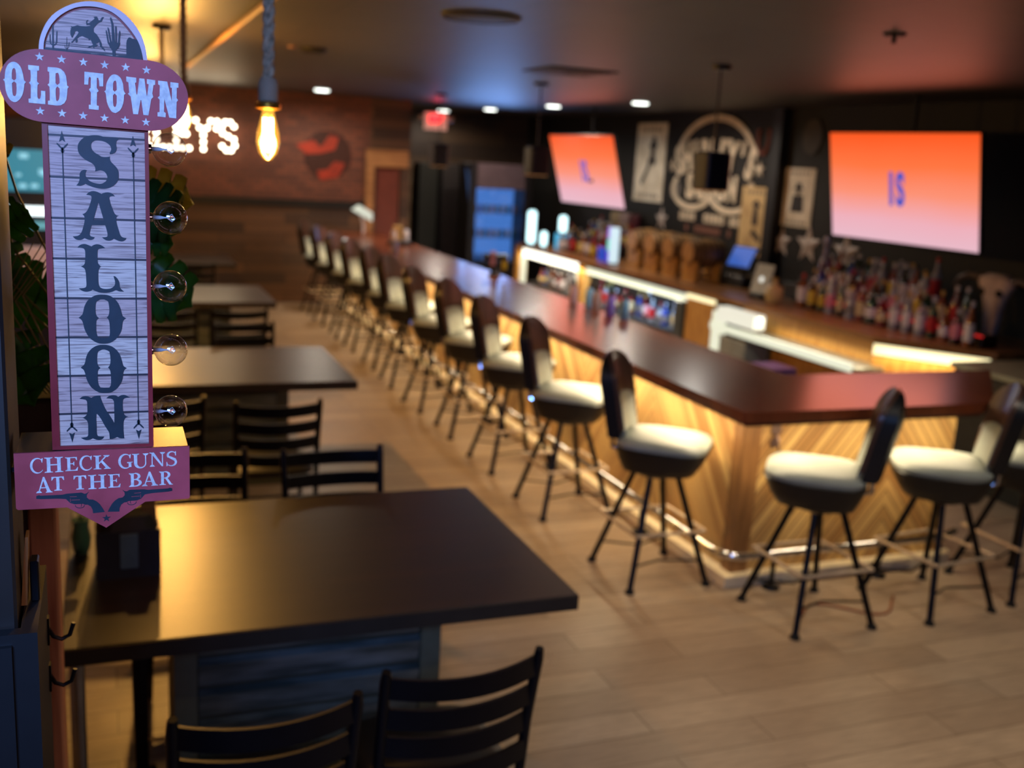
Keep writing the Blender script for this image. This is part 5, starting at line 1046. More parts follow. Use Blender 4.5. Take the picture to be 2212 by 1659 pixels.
# big pale bottle and tall white bottle that stand out
big = thing('whiskey_jug', 'big round cream-labelled jug at the left end of the right-hand liquor display', 'jug', (6.18, 8.60, 0.95))
MB().lathe([(.06, 0), (.085, .03), (.09, .11), (.07, .16), (.025, .19), (.022, .23)], n=20).build('glass', pbr('jug_amber', rgb(200, 176, 120), 0.2), big, smooth=True)
MB().lathe([(.026, .225), (.026, .25), (.01, .252)], n=12).build('cap', pbr('gold_cap', rgb(190, 150, 70), 0.3, 0.8), big, smooth=True)
tall = thing('display_bottle', 'very tall white display bottle rising above the top row', 'bottle', (6.98, 8.9, 0.95))
MB().lathe([(.05, 0), (.055, .02), (.055, .38), (.024, .47), (.022, .56)], n=18).build('glass', pbr('pale_violet_glass', rgb(150, 140, 170), 0.2), tall, smooth=True)
MB().lathe([(.03, .555), (.04, .60), (.034, .64), (.01, .66)], n=14).build('cap', pbr('silver_cap', rgb(170, 170, 200), 0.3, 0.5), tall, smooth=True)

# ---------------------------------------------------------------- barrels on stands
M_stave = pbr('barrel_staves', rgb(150, 112, 66), 0.5, c2=rgb(96, 66, 36), scale=6, stretch=(1, 9, 9))
M_head = pbr('barrel_head', rgb(190, 138, 76), 0.5, c2=rgb(150, 102, 52), scale=5, stretch=(9, 9, 1))
def make_barrel():
    t = thing('barrel_dispenser', 'x', 'barrel', (0, 0, 0), 0, 'small oak barrel dispensers on the back counter')
    Mx = Matrix.Translation((0, 0, 0.32)) @ Matrix.Rotation(PI / 2, 4, 'Y')
    MB().lathe([(.135, 0), (.15, .05), (.165, .15), (.168, .22), (.165, .29), (.15, .39), (.135, .44)], n=24, M=Mx).build('staves', M_stave, t, smooth=True)
    MB().lathe([(.122, -.004), (.122, .002)], n=24, M=Mx).build('head', M_head, t)
    for h0, r in ((.045, .152), (.11, .163), (.31, .166), (.385, .154)):
        MB().lathe([(r, h0), (r + .002, h0 + .002), (r + .003, h0 + .018), (r, h0 + .02)], n=24, M=Mx, cap=False).build('hoop', pbr('iron_hoop', rgb(60, 54, 48), 0.4, 0.8), t, smooth=True)
    tp = MB().lathe([(.012, -.05), (.012, -.004)], n=10, M=Mx @ Matrix.Translation((0.07, 0, 0)))
    tp.build('tap', pbr('brass_tap', rgb(190, 140, 60), 0.3, 0.9), t, smooth=True)
    st = MB()
    for x in (0.03, 0.33):
        st.prism([(-0.13, 0), (0.13, 0), (0.15, 0.22), (0.11, 0.225), (0.0, 0.155), (-0.11, 0.225), (-0.15, 0.22)], 'x', x, x + 0.05)
    st.box(0.03, 0.38, -0.03, 0.03, 0.03, 0.07)
    st.build('cradle', M_wood_lit, t)
    return t
bl0 = make_barrel(); bl0.location = (6.18, 10.32, 0.95); bl0['label'] = 'oak barrel dispenser, nearest of the four on the back counter'
for k, lab in enumerate(('oak barrel dispenser, second from the near end of the four', 'oak barrel dispenser, third from the near end of the four', 'oak barrel dispenser, farthest of the four, beside the glowing totem')):
    dup(bl0, (6.18, 10.78 + 0.46 * k, 0.95), 0, lab)
# register, tablet, neon, totem
rg = thing('register_screen', 'black till with a blue lit screen right of the barrels', 'till', (6.66, 9.90, 0.95), 0.1)
MB().bbox(-0.16, 0.16, -0.2, 0.2, 0, 0.12, 0.01).tube([(0.02, 0, 0.12), (0.02, 0, 0.25)], 0.03, 10).build('till_base', M_vinyl, rg)
Mt = Matrix.Translation((-0.02, 0, 0.32)) @ Matrix.Rotation(0.45, 4, 'Y')
MB().box(-0.015, 0.015, -0.2, 0.2, -0.13, 0.13, M=Mt).build('monitor', M_vinyl, rg)
MB().box(-0.018, -0.0151, -0.185, 0.185, -0.115, 0.115, M=Mt).build('screen', emis('blue_screen', (0.02, 0.09, 0.42), 1.0), rg)
tb = thing('tablet_stand', 'silver tablet stand with a round white light, back to us', 'tablet', (6.25, 8.92, 0.95), 0.1)
Mt = Matrix.Translation((0, 0, 0.2)) @ Matrix.Rotation(0.25, 4, 'Y')
MB().box(-0.008, 0.008, -0.13, 0.13, -0.15, 0.15, M=Mt).build('tablet_back', pbr('silver', rgb(150, 146, 138), 0.35, 0.5), tb)
MB().lathe([(.03, 0), (.03, .004)], n=18, M=Mt @ Matrix.Translation((-0.008, 0, -0.01)) @ Matrix.Rotation(-PI / 2, 4, 'Y')).build('round_light', emis('white_spot', (0.85, 0.87, 0.8), 1.0), tb)
MB().bbox(-0.08, 0.1, -0.1, 0.1, 0, 0.05, 0.004).build('foot', M_vinyl, tb)
tt = thing('glowing_totem', 'tall glowing display totem in white, violet and green on the back counter', 'display', (6.05, 11.95, 0.95))
MB().bbox(-0.07, 0.07, -0.08, 0.08, 0, 0.02, 0.003).build('foot', M_vinyl, tt)
MB().bbox(-0.055, 0.055, -0.075, 0.0, 0.02, 0.47, 0.01).build('white_side', emis('totem_white', (0.55, 0.72, 0.80), 1.1), tt)
for nm, z0, z1, cc in (('violet_panel', .33, .47, (.35, .22, .85)), ('green_panel', .17, .32, (.12, .65, .55)), ('indigo_panel', .02, .16, (.12, .05, .7))):
    MB().bbox(-0.055, 0.055, 0.001, 0.06, z0, z1, 0.006).build(nm, emis('totem_' + nm, cc, 1.0), tt)
tag(MB().bbox(6.1, 6.13, 12.28, 12.48, 0.951, 1.13, 0.006).build('blue_sign', emis('blue_neon_sign', (0.01, 0.05, 0.42), 1.0)), 'small glowing blue sign left of the totem', 'sign')
def tube_light(name, x, y, z0, z1, r, c, s, lab):
    t = thing(name, lab, 'light', (x, y, z0))
    MB().lathe([(r + .02, 0), (r + .02, .02)], n=16).build('foot', M_vinyl, t)
    MB().lathe([(r * .6, .02), (r, .05), (r, z1 - z0 - .03), (r * .6, z1 - z0)], n=16).build('glowing_tube', emis(name + '_glow', c, s), t, smooth=True)
tube_light('neon_tube_light', 5.98, 14.55, .95, 1.46, .065, (.62, .95, 1.0), 2.2, 'taller cyan-white glowing tube light at the far end of the back counter')
tube_light('neon_tube_light', 6.25, 14.0, 1.17, 1.43, .06, (.6, .9, 1.0), 1.8, 'cyan-white glowing tube light standing higher on a block')
MB_s = tag(MB().bbox(6.17, 6.33, 13.92, 14.08, .951, 1.17, .004).build('display_block', emis('cyan_block', (.04, .42, .75), .8)), 'cyan glowing block under the higher tube light', 'block')
tube_light('neon_tube_light', 6.02, 14.15, .95, 1.18, .05, (.35, .75, .95), 1.2, 'short pale blue glowing tube light at the far end of the back counter')


# ---------------------------------------------------------------- televisions
def tv_mat():
    m, nt, b = newmat('tv_picture')
    tc = N(nt, 'ShaderNodeTexCoord'); sx = N(nt, 'ShaderNodeSeparateXYZ'); nt.links.new(tc.outputs['Generated'], sx.inputs[0])
    cr = N(nt, 'ShaderNodeValToRGB')
    E_ = cr.color_ramp.elements
    E_[0].position = 0.0; E_[0].color = rgb(232, 186, 200) + (1,)
    E_[1].position = 1.0; E_[1].color = rgb(255, 88, 30) + (1,)
    for p, c in ((.2, rgb(238, 176, 188)), (.45, rgb(252, 146, 118)), (.7, rgb(255, 118, 66))):
        e = E_.new(p); e.color = c + (1,)
    nz = N(nt, 'ShaderNodeTexNoise'); nz.inputs['Scale'].default_value = 2.0; nt.links.new(tc.outputs['Generated'], nz.inputs['Vector'])
    nt.links.new(math_node(nt, 'ADD', sx.outputs[2], math_node(nt, 'MULTIPLY', math_node(nt, 'SUBTRACT', nz.outputs[0], .5), .08)), cr.inputs[0])
    b.inputs['Base Color'].default_value = (0.02, 0.02, 0.02, 1); b.inputs['Roughness'].default_value = .5; b.inputs['Specular IOR Level'].default_value = .1
    nt.links.new(cr.outputs[0], b.inputs['Emission Color']); b.inputs['Emission Strength'].default_value = 1.0
    return m
M_tv = tv_mat()
def make_tv(loc, yaw, tilt, wd, lab):
    h = wd * 9 / 16
    t = thing('television', lab, 'television', loc, 0, 'wall televisions')
    n = Vector((math.cos(yaw) * math.cos(tilt), math.sin(yaw) * math.cos(tilt), -math.sin(tilt)))
    r = Vector((-math.sin(yaw), math.cos(yaw), 0)); u = n.cross(r)
    if u.z < 0: u = -u
    r = u.cross(n)
    M = Matrix(((r.x, -n.x, u.x, 0), (r.y, -n.y, u.y, 0), (r.z, -n.z, u.z, 0), (0, 0, 0, 1)))
    # local: x right, y into the set, z up
    MB().bbox(-wd / 2 - .012, wd / 2 + .012, .002, .045, -h / 2 - .014, h / 2 + .012, .005).build('housing', M_vinyl, t).data.transform(M)
    o = MB().box(-wd / 2, wd / 2, 0.0, .0015, -h / 2, h / 2).build('screen', M_tv, t)
    o.rotation_euler = M.to_euler()
    tx = text_loops('IS', h * .40, 'y', -.004, emis('caption_blue', rgb(70, 84, 190), 1.0), t, 'caption', -0.03, -0.02 * h, sx=.55, depth=.001, bold=.018, space=1.3)
    tx.data.transform(M)
    c = M @ Vector((0, .045, 0))
    MB().box(c.x, c.x + .04, c.y - .15, c.y + .15, -.15, .15).tube([(c.x + .03, c.y, .1), (c.x + .03, c.y, CZ - loc[2] - .001)], .02, 10).build('ceiling_mount', M_metal, t)
    f = Vector(loc) + n * .06
    lamp('television_glow', 'AREA', tuple(f), 9, (1.0, .24, .14), tuple(f + n), shape='RECTANGLE', size=wd * .9, size_y=h * .9)
    return t
make_tv((6.45, 7.34, 2.137), 3.217, .19, 1.692, 'larger television at right showing an orange picture with a blue word')
make_tv((6.1, 13.04, 2.099), 3.235, .287, 1.69, 'farther television at left of the emblem, orange picture')

# ---------------------------------------------------------------- things on the back wall (facing -x)
XW = WX - 0.001
M_paper = pbr('aged_paper', rgb(232, 222, 204), .7, c2=rgb(205, 192, 170), scale=5)
M_paper2 = pbr('tan_paper', rgb(206, 176, 126), .7, c2=rgb(180, 150, 104), scale=5)
M_ink = pbr('poster_ink', rgb(40, 36, 40), .7)
def poster(y0, y1, z0, z1, mat, lab, fig, XW=XW):
    t = thing('western_poster', lab, 'poster', (XW, (y0 + y1) / 2, (z0 + z1) / 2), 0, 'western paper posters on the black wall')
    hw, hh = abs(y1 - y0) / 2, (z1 - z0) / 2
    flat('sheet', [[(-hw, -hh), (hw, -hh), (hw, hh), (-hw, hh)]], mat, t, 'x', -.006, .008)
    for i, lp in enumerate(fig):
        flat('printed_figure', [[(u * hw, v * hh) for u, v in lp]], M_ink, t, 'x', -.0115 - .0005 * i, .001)
    for v in (.84, -.86):
        flat('printed_lettering', [[(u0 * hw, (v - .05) * hh), (u0 * hw + .14 * hw, (v - .05) * hh), (u0 * hw + .14 * hw, (v + .05) * hh), (u0 * hw, (v + .05) * hh)] for u0 in (-.7, -.45, -.2, .05, .3, .55)], pbr('faded_ink', rgb(120, 112, 102), .7), t, 'x', -.0115, .001)
fig1 = [[(.05, .35), (.5, .42), (.35, .52), (.3, .66), (.1, .66), (.02, .5), (-.12, .42)], [(.05, .4), (.35, .4), (.3, .2), (.42, 0), (.25, -.1), (0, .1), (.02, .25)], [(-.55, -.52), (-.1, -.05), (.05, -.1), (-.4, -.6)], [(-.1, .1), (.1, .1), (.05, -.1), (-.15, -.1)]]
fig2 = [[(-.4, .28), (.4, .28), (.2, .36), (.18, .5), (-.18, .5), (-.2, .36)], [(-.16, .28), (.16, .28), (.14, .1), (-.14, .1)], [(-.35, .08), (.35, .08), (.45, -.5), (-.45, -.5)]]
fig3 = [[(-.3, .48), (.4, .42), (.2, .52), (.12, .62), (-.06, .62)], [(-.1, .45), (.14, .45), (.2, -.1), (-.2, -.1)], [(-.05, -.2), (.5, -.45), (.4, -.6), (-.2, -.35)]]
poster(13.68, 12.83, 1.72, 2.80, M_paper, 'large pale western poster of a rider at left of the emblem', fig1)
poster(10.83, 10.21, 1.23, 2.04, M_paper2, 'tall tan western poster below right of the emblem', fig3, XW - .02)
poster(10.03, 9.50, 1.64, 2.28, M_paper, 'small pale western poster of a man in a hat, right of the trim', fig2)
# emblem
em = thing('saloon_emblem', 'round cream wall emblem reading SHIRLEY\'S SALOON', 'emblem', (XW, 11.58, 2.22))
M_em = pbr('emblem_cream', rgb(228, 212, 188), .6, c2=rgb(200, 184, 160), scale=6)
def arcstrip(rx, rz_, th, a0, a1, cz=0.0, cu=0.0, n=40):
    o_ = [(cu + (rx + th / 2) * math.cos(a0 + (a1 - a0) * k / n), cz + (rz_ + th / 2) * math.sin(a0 + (a1 - a0) * k / n)) for k in range(n + 1)]
    i_ = [(cu + (rx - th / 2) * math.cos(a0 + (a1 - a0) * k / n), cz + (rz_ - th / 2) * math.sin(a0 + (a1 - a0) * k / n)) for k in range(n + 1)]
    return o_ + i_[::-1]
flat('ring', [arcstrip(.93, .60, .08, .38, PI - .38, .03)], M_em, em, 'x', -.01, .018)
flat('scallop', [arcstrip(.48, .24, .075, PI + .5, 2 * PI + .55, -.27, .46)], M_em, em, 'x', -.01, .018)
flat('scallop', [arcstrip(.48, .24, .075, PI - .55, 2 * PI - .5, -.27, -.46)], M_em, em, 'x', -.0102, .018)
word = "SHIRLEY'S"
for k, chh in enumerate(word):
    u = -.84 + 1.68 * k / (len(word) - 1)
    hgt = .42 if 1 < k < 6 else .46
    zc = -.02 + .18 * math.sqrt(max(0, 1 - (u / .95) ** 2))
    o = text_loops(chh, .50, 'y', 0, M_em, None, 'letter', 0, 0, sx=.66, depth=.012, bold=.026)
    rot = Matrix.Rotation(u * .35, 4, 'Y')
    o.data.transform(Matrix.Translation((u, 0, zc)) @ rot)
    # turn to face -x
    o.data.transform(Matrix(((0, 1, 0, -.016), (-1, 0, 0, 0), (0, 0, 1, 0), (0, 0, 0, 1))))
    o.parent = em
o = text_loops('SALOON', .42, 'x', -.016, M_em, em, 'lettering', 0, -.25, sx=.70, depth=.012, bold=.02)
for s in (-1, 1):
    flat('side_star', [star_poly(s * 1.02, .02, .10)], M_em, em, 'x', -.008, .012)
    flat('side_badge', [[(s * .9 + .12 * math.cos(a * PI / 10), -.3 + .12 * math.sin(a * PI / 10)) for a in range(20)], [(s * .9 + .06 * math.cos(a * PI / 10), -.3 + .06 * math.sin(a * PI / 10)) for a in range(20)]], pbr('emblem_grey', rgb(130, 124, 120), .6), em, 'x', -.008, .012)
def blocks(u0, u1, z0, z1, n, seed):
    r_ = random.Random(seed); out = []; w_ = (u1 - u0) / n
    for k in range(n):
        if r_.random() < .12: continue
        a = u0 + k * w_
        out.append([(a, z0), (a + w_ * .72, z0), (a + w_ * .72, z1), (a, z1)])
        if r_.random() < .6:
            out.append([(a + w_ * .25, z0 + (z1 - z0) * .3), (a + w_ * .5, z0 + (z1 - z0) * .3), (a + w_ * .5, z0 + (z1 - z0) * .7), (a + w_ * .25, z0 + (z1 - z0) * .7)])
    return out
flat('small_lettering', blocks(-.72, .80, -.68, -.57, 15, 1), M_em, em, 'x', -.006, .008)
flat('small_lettering', blocks(-.55, .55, -.82, -.73, 14, 2), pbr('rust_paint', rgb(140, 96, 82), .6), em, 'x', -.006, .008)
# horseshoe, small round plaque, stars
hs = tag(MB().tube([(XW - .015, 10.52 - .11 * math.cos(a), 2.52 - .20 * math.sin(a) * 1.0 + .1) for a in [(-0.45 + (PI + .9) * k / 20) for k in range(21)]], .026, 8).build('horseshoe', pbr('rust', rgb(120, 58, 40), .6), None, smooth=True), 'rusty red horseshoe on the black wall right of the emblem', 'horseshoe')
flat('o', [[(.17 * math.cos(a * PI / 12), .19 * math.sin(a * PI / 12)) for a in range(24)]], pbr('dim_plaque', rgb(58, 48, 36), .6), None, 'x', 0, .02)
pq = bpy.data.objects['o']; pq.name = 'round_plaque'; pq.location = (XW - .011, 9.62, 2.62)
tag(pq, 'dim brown round plaque on the wall left of the larger television', 'plaque')
M_star = pbr('weathered_star', rgb(205, 194, 188), .5, c2=rgb(170, 158, 152), scale=8)
for y, z, r, lab in ((9.98, 1.45, .18, 'weathered metal star, leftmost of the three below the larger television'), (9.50, 1.46, .22, 'weathered metal star, middle of the three below the larger television'), (8.86, 1.44, .22, 'weathered metal star, rightmost of the three below the larger television'), (12.80, 1.50, .17, 'small weathered metal star left of the emblem lettering')):
    t = thing('metal_star', lab, 'star', (XW, y, z), 0, 'weathered metal stars on the black wall')
    # raised five-pointed star
    P = star_poly(0, 0, r, .42); vs = [(-.035, 0, 0)] + [(-.004, -u, v) for u, v in P] + [(0, -u, v) for u, v in P]
    fs = [(0, 1 + k, 1 + (k + 1) % 10) for k in range(10)] + [(1 + k, 11 + k, 11 + (k + 1) % 10, 1 + (k + 1) % 10) for k in range(10)] + [tuple(range(11, 21))]
    MB().add(vs, fs).build('star_body', M_star, t)
# small shelf ornaments left
sh = tag(MB().bbox(7.0, XW, 13.3, 14.1, 1.27, 1.30, .003).build('wall_shelf', M_black), 'small black wall shelf between the far television and the emblem', 'shelf')
for y, cc, lab, nm in ((13.95, rgb(176, 160, 130), 'cream mug on the small wall shelf', 'mug'), (13.66, rgb(170, 150, 150), 'pale cup with red side on the small wall shelf', 'cup'), (13.38, rgb(90, 40, 50), 'dark red jar on the small wall shelf', 'jar')):
    t = thing(nm, lab, nm, (7.09, y, 1.3005))
    MB().lathe([(.07, 0), (.085, .02), (.09, .18), (.08, .22)], n=18).build('body', pbr('orn_' + nm, cc, .5), t, smooth=True)
    MB().tube([(0, .085, .06), (0, .13, .08), (0, .135, .14), (0, .085, .17)], .012, 8).build('handle', pbr('orn_' + nm, cc, .5), t, smooth=True)
# steer skull
sk = thing('steer_skull', 'white steer skull with horns hanging at the right end of the back wall', 'skull', (6.98, 6.62, 1.235))
Mk = Matrix.Rotation(PI / 2, 4, 'Z')
MB().rings([(-.27, .045, .04), (-.22, .07, .05), (-.05, .085, .06), (.08, .13, .07), (.17, .19, .08), (.22, .17, .08), (.25, .10, .05)], n=20, e=2.4, M=Mk).build('skull_bone', pbr('bone', rgb(220, 200, 194), .6, c2=rgb(176, 156, 154), scale=7), sk, smooth=True)
for s in (-1, 1):
    MB().tube([(0, s * .15, .2), (-.02, s * .28, .22), (-.04, s * .38, .18), (-.06, s * .44, .09)], [.035, .03, .02, .005], 10).build('horn', pbr('horn', rgb(92, 76, 72), .4), sk, smooth=True)
    MB().sphere((-.05, s * .085, .1), .035).build('eye_socket', pbr('socket_dark', rgb(34, 26, 26), .8), sk, smooth=True)
MB().box(0, .219, -.02, .02, .15, .19).build('wall_peg', M_metal, sk)
# things standing in the sink bay and inside the bar
def simple(name, lab, cat, mb, mat, **kw): return tag(mb.build(name, mat), lab, cat)
for nm, lab, y0, y1, z0, z1, c, x in (('plastic_bin', 'grey plastic bin under the lit ledge, upper one', 8.25, 8.7, .38, .6, rgb(150, 150, 136), 5.66), ('plastic_bin', 'white shallow tray below the grey bin', 8.22, 8.68, .22, .30, rgb(176, 176, 160), 5.62)):
    t = tag(MB().bbox(x, x + .28, y0, y1, z0, z1, .01).build(nm, pbr(nm + lab[:5], c, .5)), lab, 'bin')
    MB().bbox(x - .01, x + .29, y0 - .01, y1 + .01, z1, z1 + .012, .003).build('rim', pbr('bin_rim', rgb(190, 190, 176), .5), t)
simple('bay_shelf', 'steel wire shelf under the lit ledge', 'shelf', MB().box(5.6, 5.97, 6.8, 8.82, .355, .37).box(5.6, 5.97, 6.8, 8.82, .19, .205).box(5.6, 5.62, 8.78, 8.82, 0, .37).box(5.6, 5.62, 6.8, 6.84, 0, .37), pbr('brushed_steel', rgb(190, 195, 185), .3, .9))
tr = thing('bar_caddy', 'mauve plastic caddy standing on the inner edge of the bar', 'caddy', (3.98, 5.55, 0.0))
MB().box(-.16, .16, -.12, .12, .96, .98).box(-.16, -.14, -.12, .12, .80, .96).box(.14, .16, -.12, .12, .80, .96).box(-.02, .02, -.12, .12, .80, .96).build('tray', pbr('mauve_plastic', rgb(150, 104, 160), .4), tr)
MB().bbox(-.2, .2, -.16, .16, .74, .80, .004).bbox(-.17, -.13, -.13, .13, 0, .74, .003).bbox(.13, .17, -.13, .13, 0, .74, .003).build('stand', M_metal, tr)
for k, (x, y) in enumerate(((5.70, 7.55), (5.72, 7.36), (5.70, 7.15), (5.72, 6.96))):
    t = thing('copper_mug', 'copper mug on the shelf under the lit ledge, %s from the left' % ('first', 'second', 'third', 'fourth')[k], 'mug', (x, y, .3705), 0, 'copper mugs under the lit ledge')
    MB().lathe([(.045, 0), (.055, .03), (.05, .1)], n=16).build('cup', pbr('copper', rgb(210, 130, 84), .3, .8), t, smooth=True)
    MB().tube([(0, .05, .02), (0, .085, .04), (0, .08, .08), (0, .05, .09)], .006, 6).build('handle', pbr('copper', rgb(210, 130, 84), .3, .8), t, smooth=True)
# things on the bar top
def put(nm, lab, cat, x, y, z, mb, mat, rz_=0):
    t = thing(nm, lab, cat, (x, y, z), rz_); mb.build('body', mat, t, smooth=True); return t
t = put('napkin_holder', 'dark napkin holder with yellow card far along the bar top', 'holder', 3.42, 12.6, 1.07, MB().bbox(-.14, .14, -.1, .1, 0, .05, .004), M_vinyl)
MB().bbox(-.09, .02, -.02, .02, .05, .24, .003).build('yellow_card', pbr('yellow_card', rgb(220, 180, 110), .5), t)
MB().lathe([(.035, .05), (.035, .17), (.02, .19)], c=(.08, .03, 0), n=12).build('white_shaker', pbr('white_plastic', rgb(220, 210, 214), .4), t, smooth=True)
MB().lathe([(.035, .05), (.035, .16), (.02, .18)], c=(-.1, -.06, 0), n=12).build('pale_shaker', pbr('pale_plastic', rgb(206, 190, 190), .4), t, smooth=True)
t = put('drinking_glass', 'pale blue glass on the bar top in front of the napkin holder', 'glass', 3.12, 11.7, 1.07, MB().lathe([(.03, 0), (.038, .01), (.042, .13)], n=16), pbr('pale_blue_glass', rgb(150, 150, 190), .1))
MB().lathe([(.043, .128), (.043, .134)], n=16).build('rim', M_chrome, t)
t = put('desk_lamp', 'white shaded lamp leaning at the far end of the bar top', 'lamp', 3.3, 14.1, 1.0705, MB().tube([(0, 0, .003), (0, 0, .12), (-.03, 0, .25)], .02, 8), pbr('white_plastic', rgb(220, 210, 214), .4))
MB().rings([(-.05, .16, .12), (.05, .11, .09)], n=20, e=3, M=Matrix.Translation((0, 0, .3)) @ Matrix.Rotation(.5, 4, 'Y')).build('shade', emis('lamp_shade', (.62, .68, .58), .8), t)
t = put('beer_tap', 'black and pale pink beer tap stand at the inner edge of the bar', 'tap', 3.56, 9.55, 1.07, MB().lathe([(.06, 0), (.06, .02), (.03, .04), (.03, .16)], n=16), M_vinyl)
MB().tube([(-.12, 0, .18), (.12, 0, .18)], .035, 12).build('cross_head', M_vinyl, t, smooth=True)
MB().bbox(-.06, -.01, -.04, -.02, .10, .24, .004).build('pink_handle', pbr('pink_handle', rgb(200, 150, 165), .4), t)
MB().bbox(.08, .12, -.02, .02, .06, .16, .004).build('yellow_tag', pbr('yellow_tag', rgb(210, 190, 20), .4), t)
for k, (x, y, cc, nm) in enumerate(((3.60, 7.45, rgb(120, 170, 200), 'cyan-lidded shaker'), (3.58, 7.28, rgb(160, 130, 120), 'brown pepper jar'), (3.57, 7.02, rgb(120, 96, 180), 'violet squeeze bottle'), (3.60, 6.84, rgb(110, 160, 190), 'teal squeeze bottle'), (3.55, 7.65, rgb(190, 150, 150), 'pink cup'))):
    t = put('bar_condiment', nm + ' on the inner edge of the long bar top', 'bottle', x, y, 1.07, MB().lathe([(.034, 0), (.036, .01), (.036, .13), (.016, .16)], n=14), pbr('cond%d' % k, cc, .3))
    MB().lathe([(.02, .158), (.008, .2)], n=10).build('cap', M_vinyl, t, smooth=True)

# ---------------------------------------------------------------- ceiling fittings
dl0 = None
for k, (x, y, lab) in enumerate([(2.64, 13.78, 'recessed ceiling downlight above the brick wall, leftmost of the bright ones'), (5.34, 17.2, 'recessed ceiling downlight beside the exit sign'), (5.56, 15.48, 'recessed ceiling downlight right of the exit sign'), (5.66, 13.26, 'recessed ceiling downlight above the far television'), (5.87, 11.17, 'recessed ceiling downlight above the pale rider poster, nearest of the row'),
                 (2.3, 3.0, 'added downlight over the aisle near the camera, out of frame'), (4.3, 2.4, 'added downlight over the short end of the bar, out of frame'), (1.9, 0.8, 'added downlight right beside the camera, out of frame'), (4.2, 0.4, 'added downlight right of the camera, out of frame')]):
    if dl0 is None:
        dl0 = thing('ceiling_downlight', lab, 'downlight', (x, y, CZ), 0, 'recessed ceiling downlights')
        MB().lathe([(.115, -.008), (.115, 0), (.08, 0), (.08, -.004)], n=28, cap=False).build('trim_ring', pbr('white_ring', rgb(120, 120, 120), .5), dl0, smooth=True)
        MB().lathe([(.085, -.022), (.09, -.018), (.09, -.001)], n=28).build('lens', emis('downlight_lens', (.95, 1.0, .92), 5.0), dl0)
    else: dup(dl0, (x, y, CZ), 0, lab)
M_dk = pbr('dark_grille', rgb(26, 20, 18), .6)
t = thing('ceiling_speaker', 'round dark speaker grille on the ceiling above the tables, nearest one', 'speaker', (1.89, 5.48, CZ))
MB().lathe([(.19, -.012), (.2, -.006), (.2, 0)], n=32).build('grille', M_dk, t, smooth=True)
MB().lathe([(.2, -.016), (.215, -.012), (.215, -.001), (.2, -.001)], n=32, cap=False).build('ring', pbr('speaker_ring', rgb(44, 36, 32), .5), t, smooth=True)
t = thing('ceiling_vent', 'square dark air vent on the ceiling above the bar', 'vent', (3.58, 8.09, CZ))
MB().bbox(-.3, .3, -.3, .3, -.012, -.001, .003).build('frame', M_dk, t)
for k in range(4):
    q = .25 - k * .055
    flat('louvre', [[(-q, -q), (q, -q), (q, q), (-q, q)], [(-q + .02, -q + .02), (q - .02, -q + .02), (q - .02, q - .02), (-q + .02, q - .02)]], pbr('vent_louvre', rgb(44, 34, 30), .5), t, 'z', -.016, .008)
t = thing('smoke_detector', 'small dark ceiling fitting left of the rope, over the aisle', 'detector', (1.50, 8.2, CZ))
MB().lathe([(.07, -.04), (.1, -.02), (.1, 0)], n=20).build('body', M_dk, t, smooth=True)
MB().lathe([(.03, -.012), (.035, 0)], c=(-.16, 0, 0), n=12).build('sensor', pbr('sensor_pink', rgb(130, 90, 80), .5), t)
t = thing('sprinkler_head', 'small dark fitting on the red-lit ceiling above the larger television', 'sprinkler', (3.75, 4.45, CZ))
MB().lathe([(.05, -.015), (.06, 0)], n=14).lathe([(.012, -.05), (.012, -.015)], n=8).build('body', M_dk, t)
tag(MB().tube([(.80, 5.2, CZ - .02), (.80, 11.2, CZ - .02)], .018, 8).build('ceiling_conduit', pbr('tan_conduit', rgb(176, 128, 78), .5), None, smooth=True), 'tan conduit running along the ceiling left of the rope', 'conduit')
# exit sign
ex_ = thing('exit_sign', 'lit red EXIT sign with two lamp heads hung below the far ceiling', 'sign', (4.46, 14.72, 2.66))
MB().bbox(-.17, .17, -.02, .02, -.12, .12, .006).build('case', pbr('exit_case', rgb(235, 230, 226), .5, emit=.25, ec=(.6, .3, .28)), ex_)
text_loops('EXIT', .13, 'y', -.022, emis('exit_red', (1.0, .01, .02), 3.0), ex_, 'lettering', 0, 0.02, sx=.8, depth=.003, bold=.008)
for s in (-1, 1): MB().rings([(-.03, .05, .04), (.03, .035, .03)], n=16, e=2.5, M=Matrix.Translation((s * .22, -.02, .04)) @ Matrix.Rotation(PI / 2, 4, 'X')).build('lamp_head', pbr('lamp_head', rgb(150, 146, 140), .4), ex_, smooth=True)
MB().tube([(0, 0, .12), (0, 0, .269)], .01, 8).build('stem', M_metal, ex_)
lamp('exit_glow', 'POINT', (4.46, 14.6, 2.78), 1.2, (1, .02, .04), shadow_soft_size=.05)
# square bar pendants
def make_lantern():
    t = thing('bar_pendant', 'dark square bar pendant hanging in front of the emblem, nearest one', 'pendant lamp', (4.1, 6.62, 0), 0, 'dark pendants over the bar')
    MB().lathe([(.07, CZ - .03), (.075, CZ - .001)], n=20).build('ceiling_canopy', M_metal, t, smooth=True)
    MB().tube([(0, 0, 2.34), (0, 0, CZ - .02)], .008, 8).build('rod', M_metal, t)
    MB().rings([(2.06, .10, .10), (2.07, .105, .105), (2.32, .105, .105), (2.335, .07, .07)], n=24, e=7).build('shade', pbr('pendant_shade', rgb(14, 14, 26), .45), t)
    MB().box(-.085, .085, -.085, .085, 2.052, 2.059).build('lamp_glass', emis('lantern_glow', (.5, .22, .08), .5), t)
    return t
ln = make_lantern()
dup(ln, (3.95, 9.58, 0), 0, 'dark square bar pendant beside the far television')
dup(ln, (3.88, 12.6, 0), 0, 'dark square bar pendant beside the exit sign, farthest one')

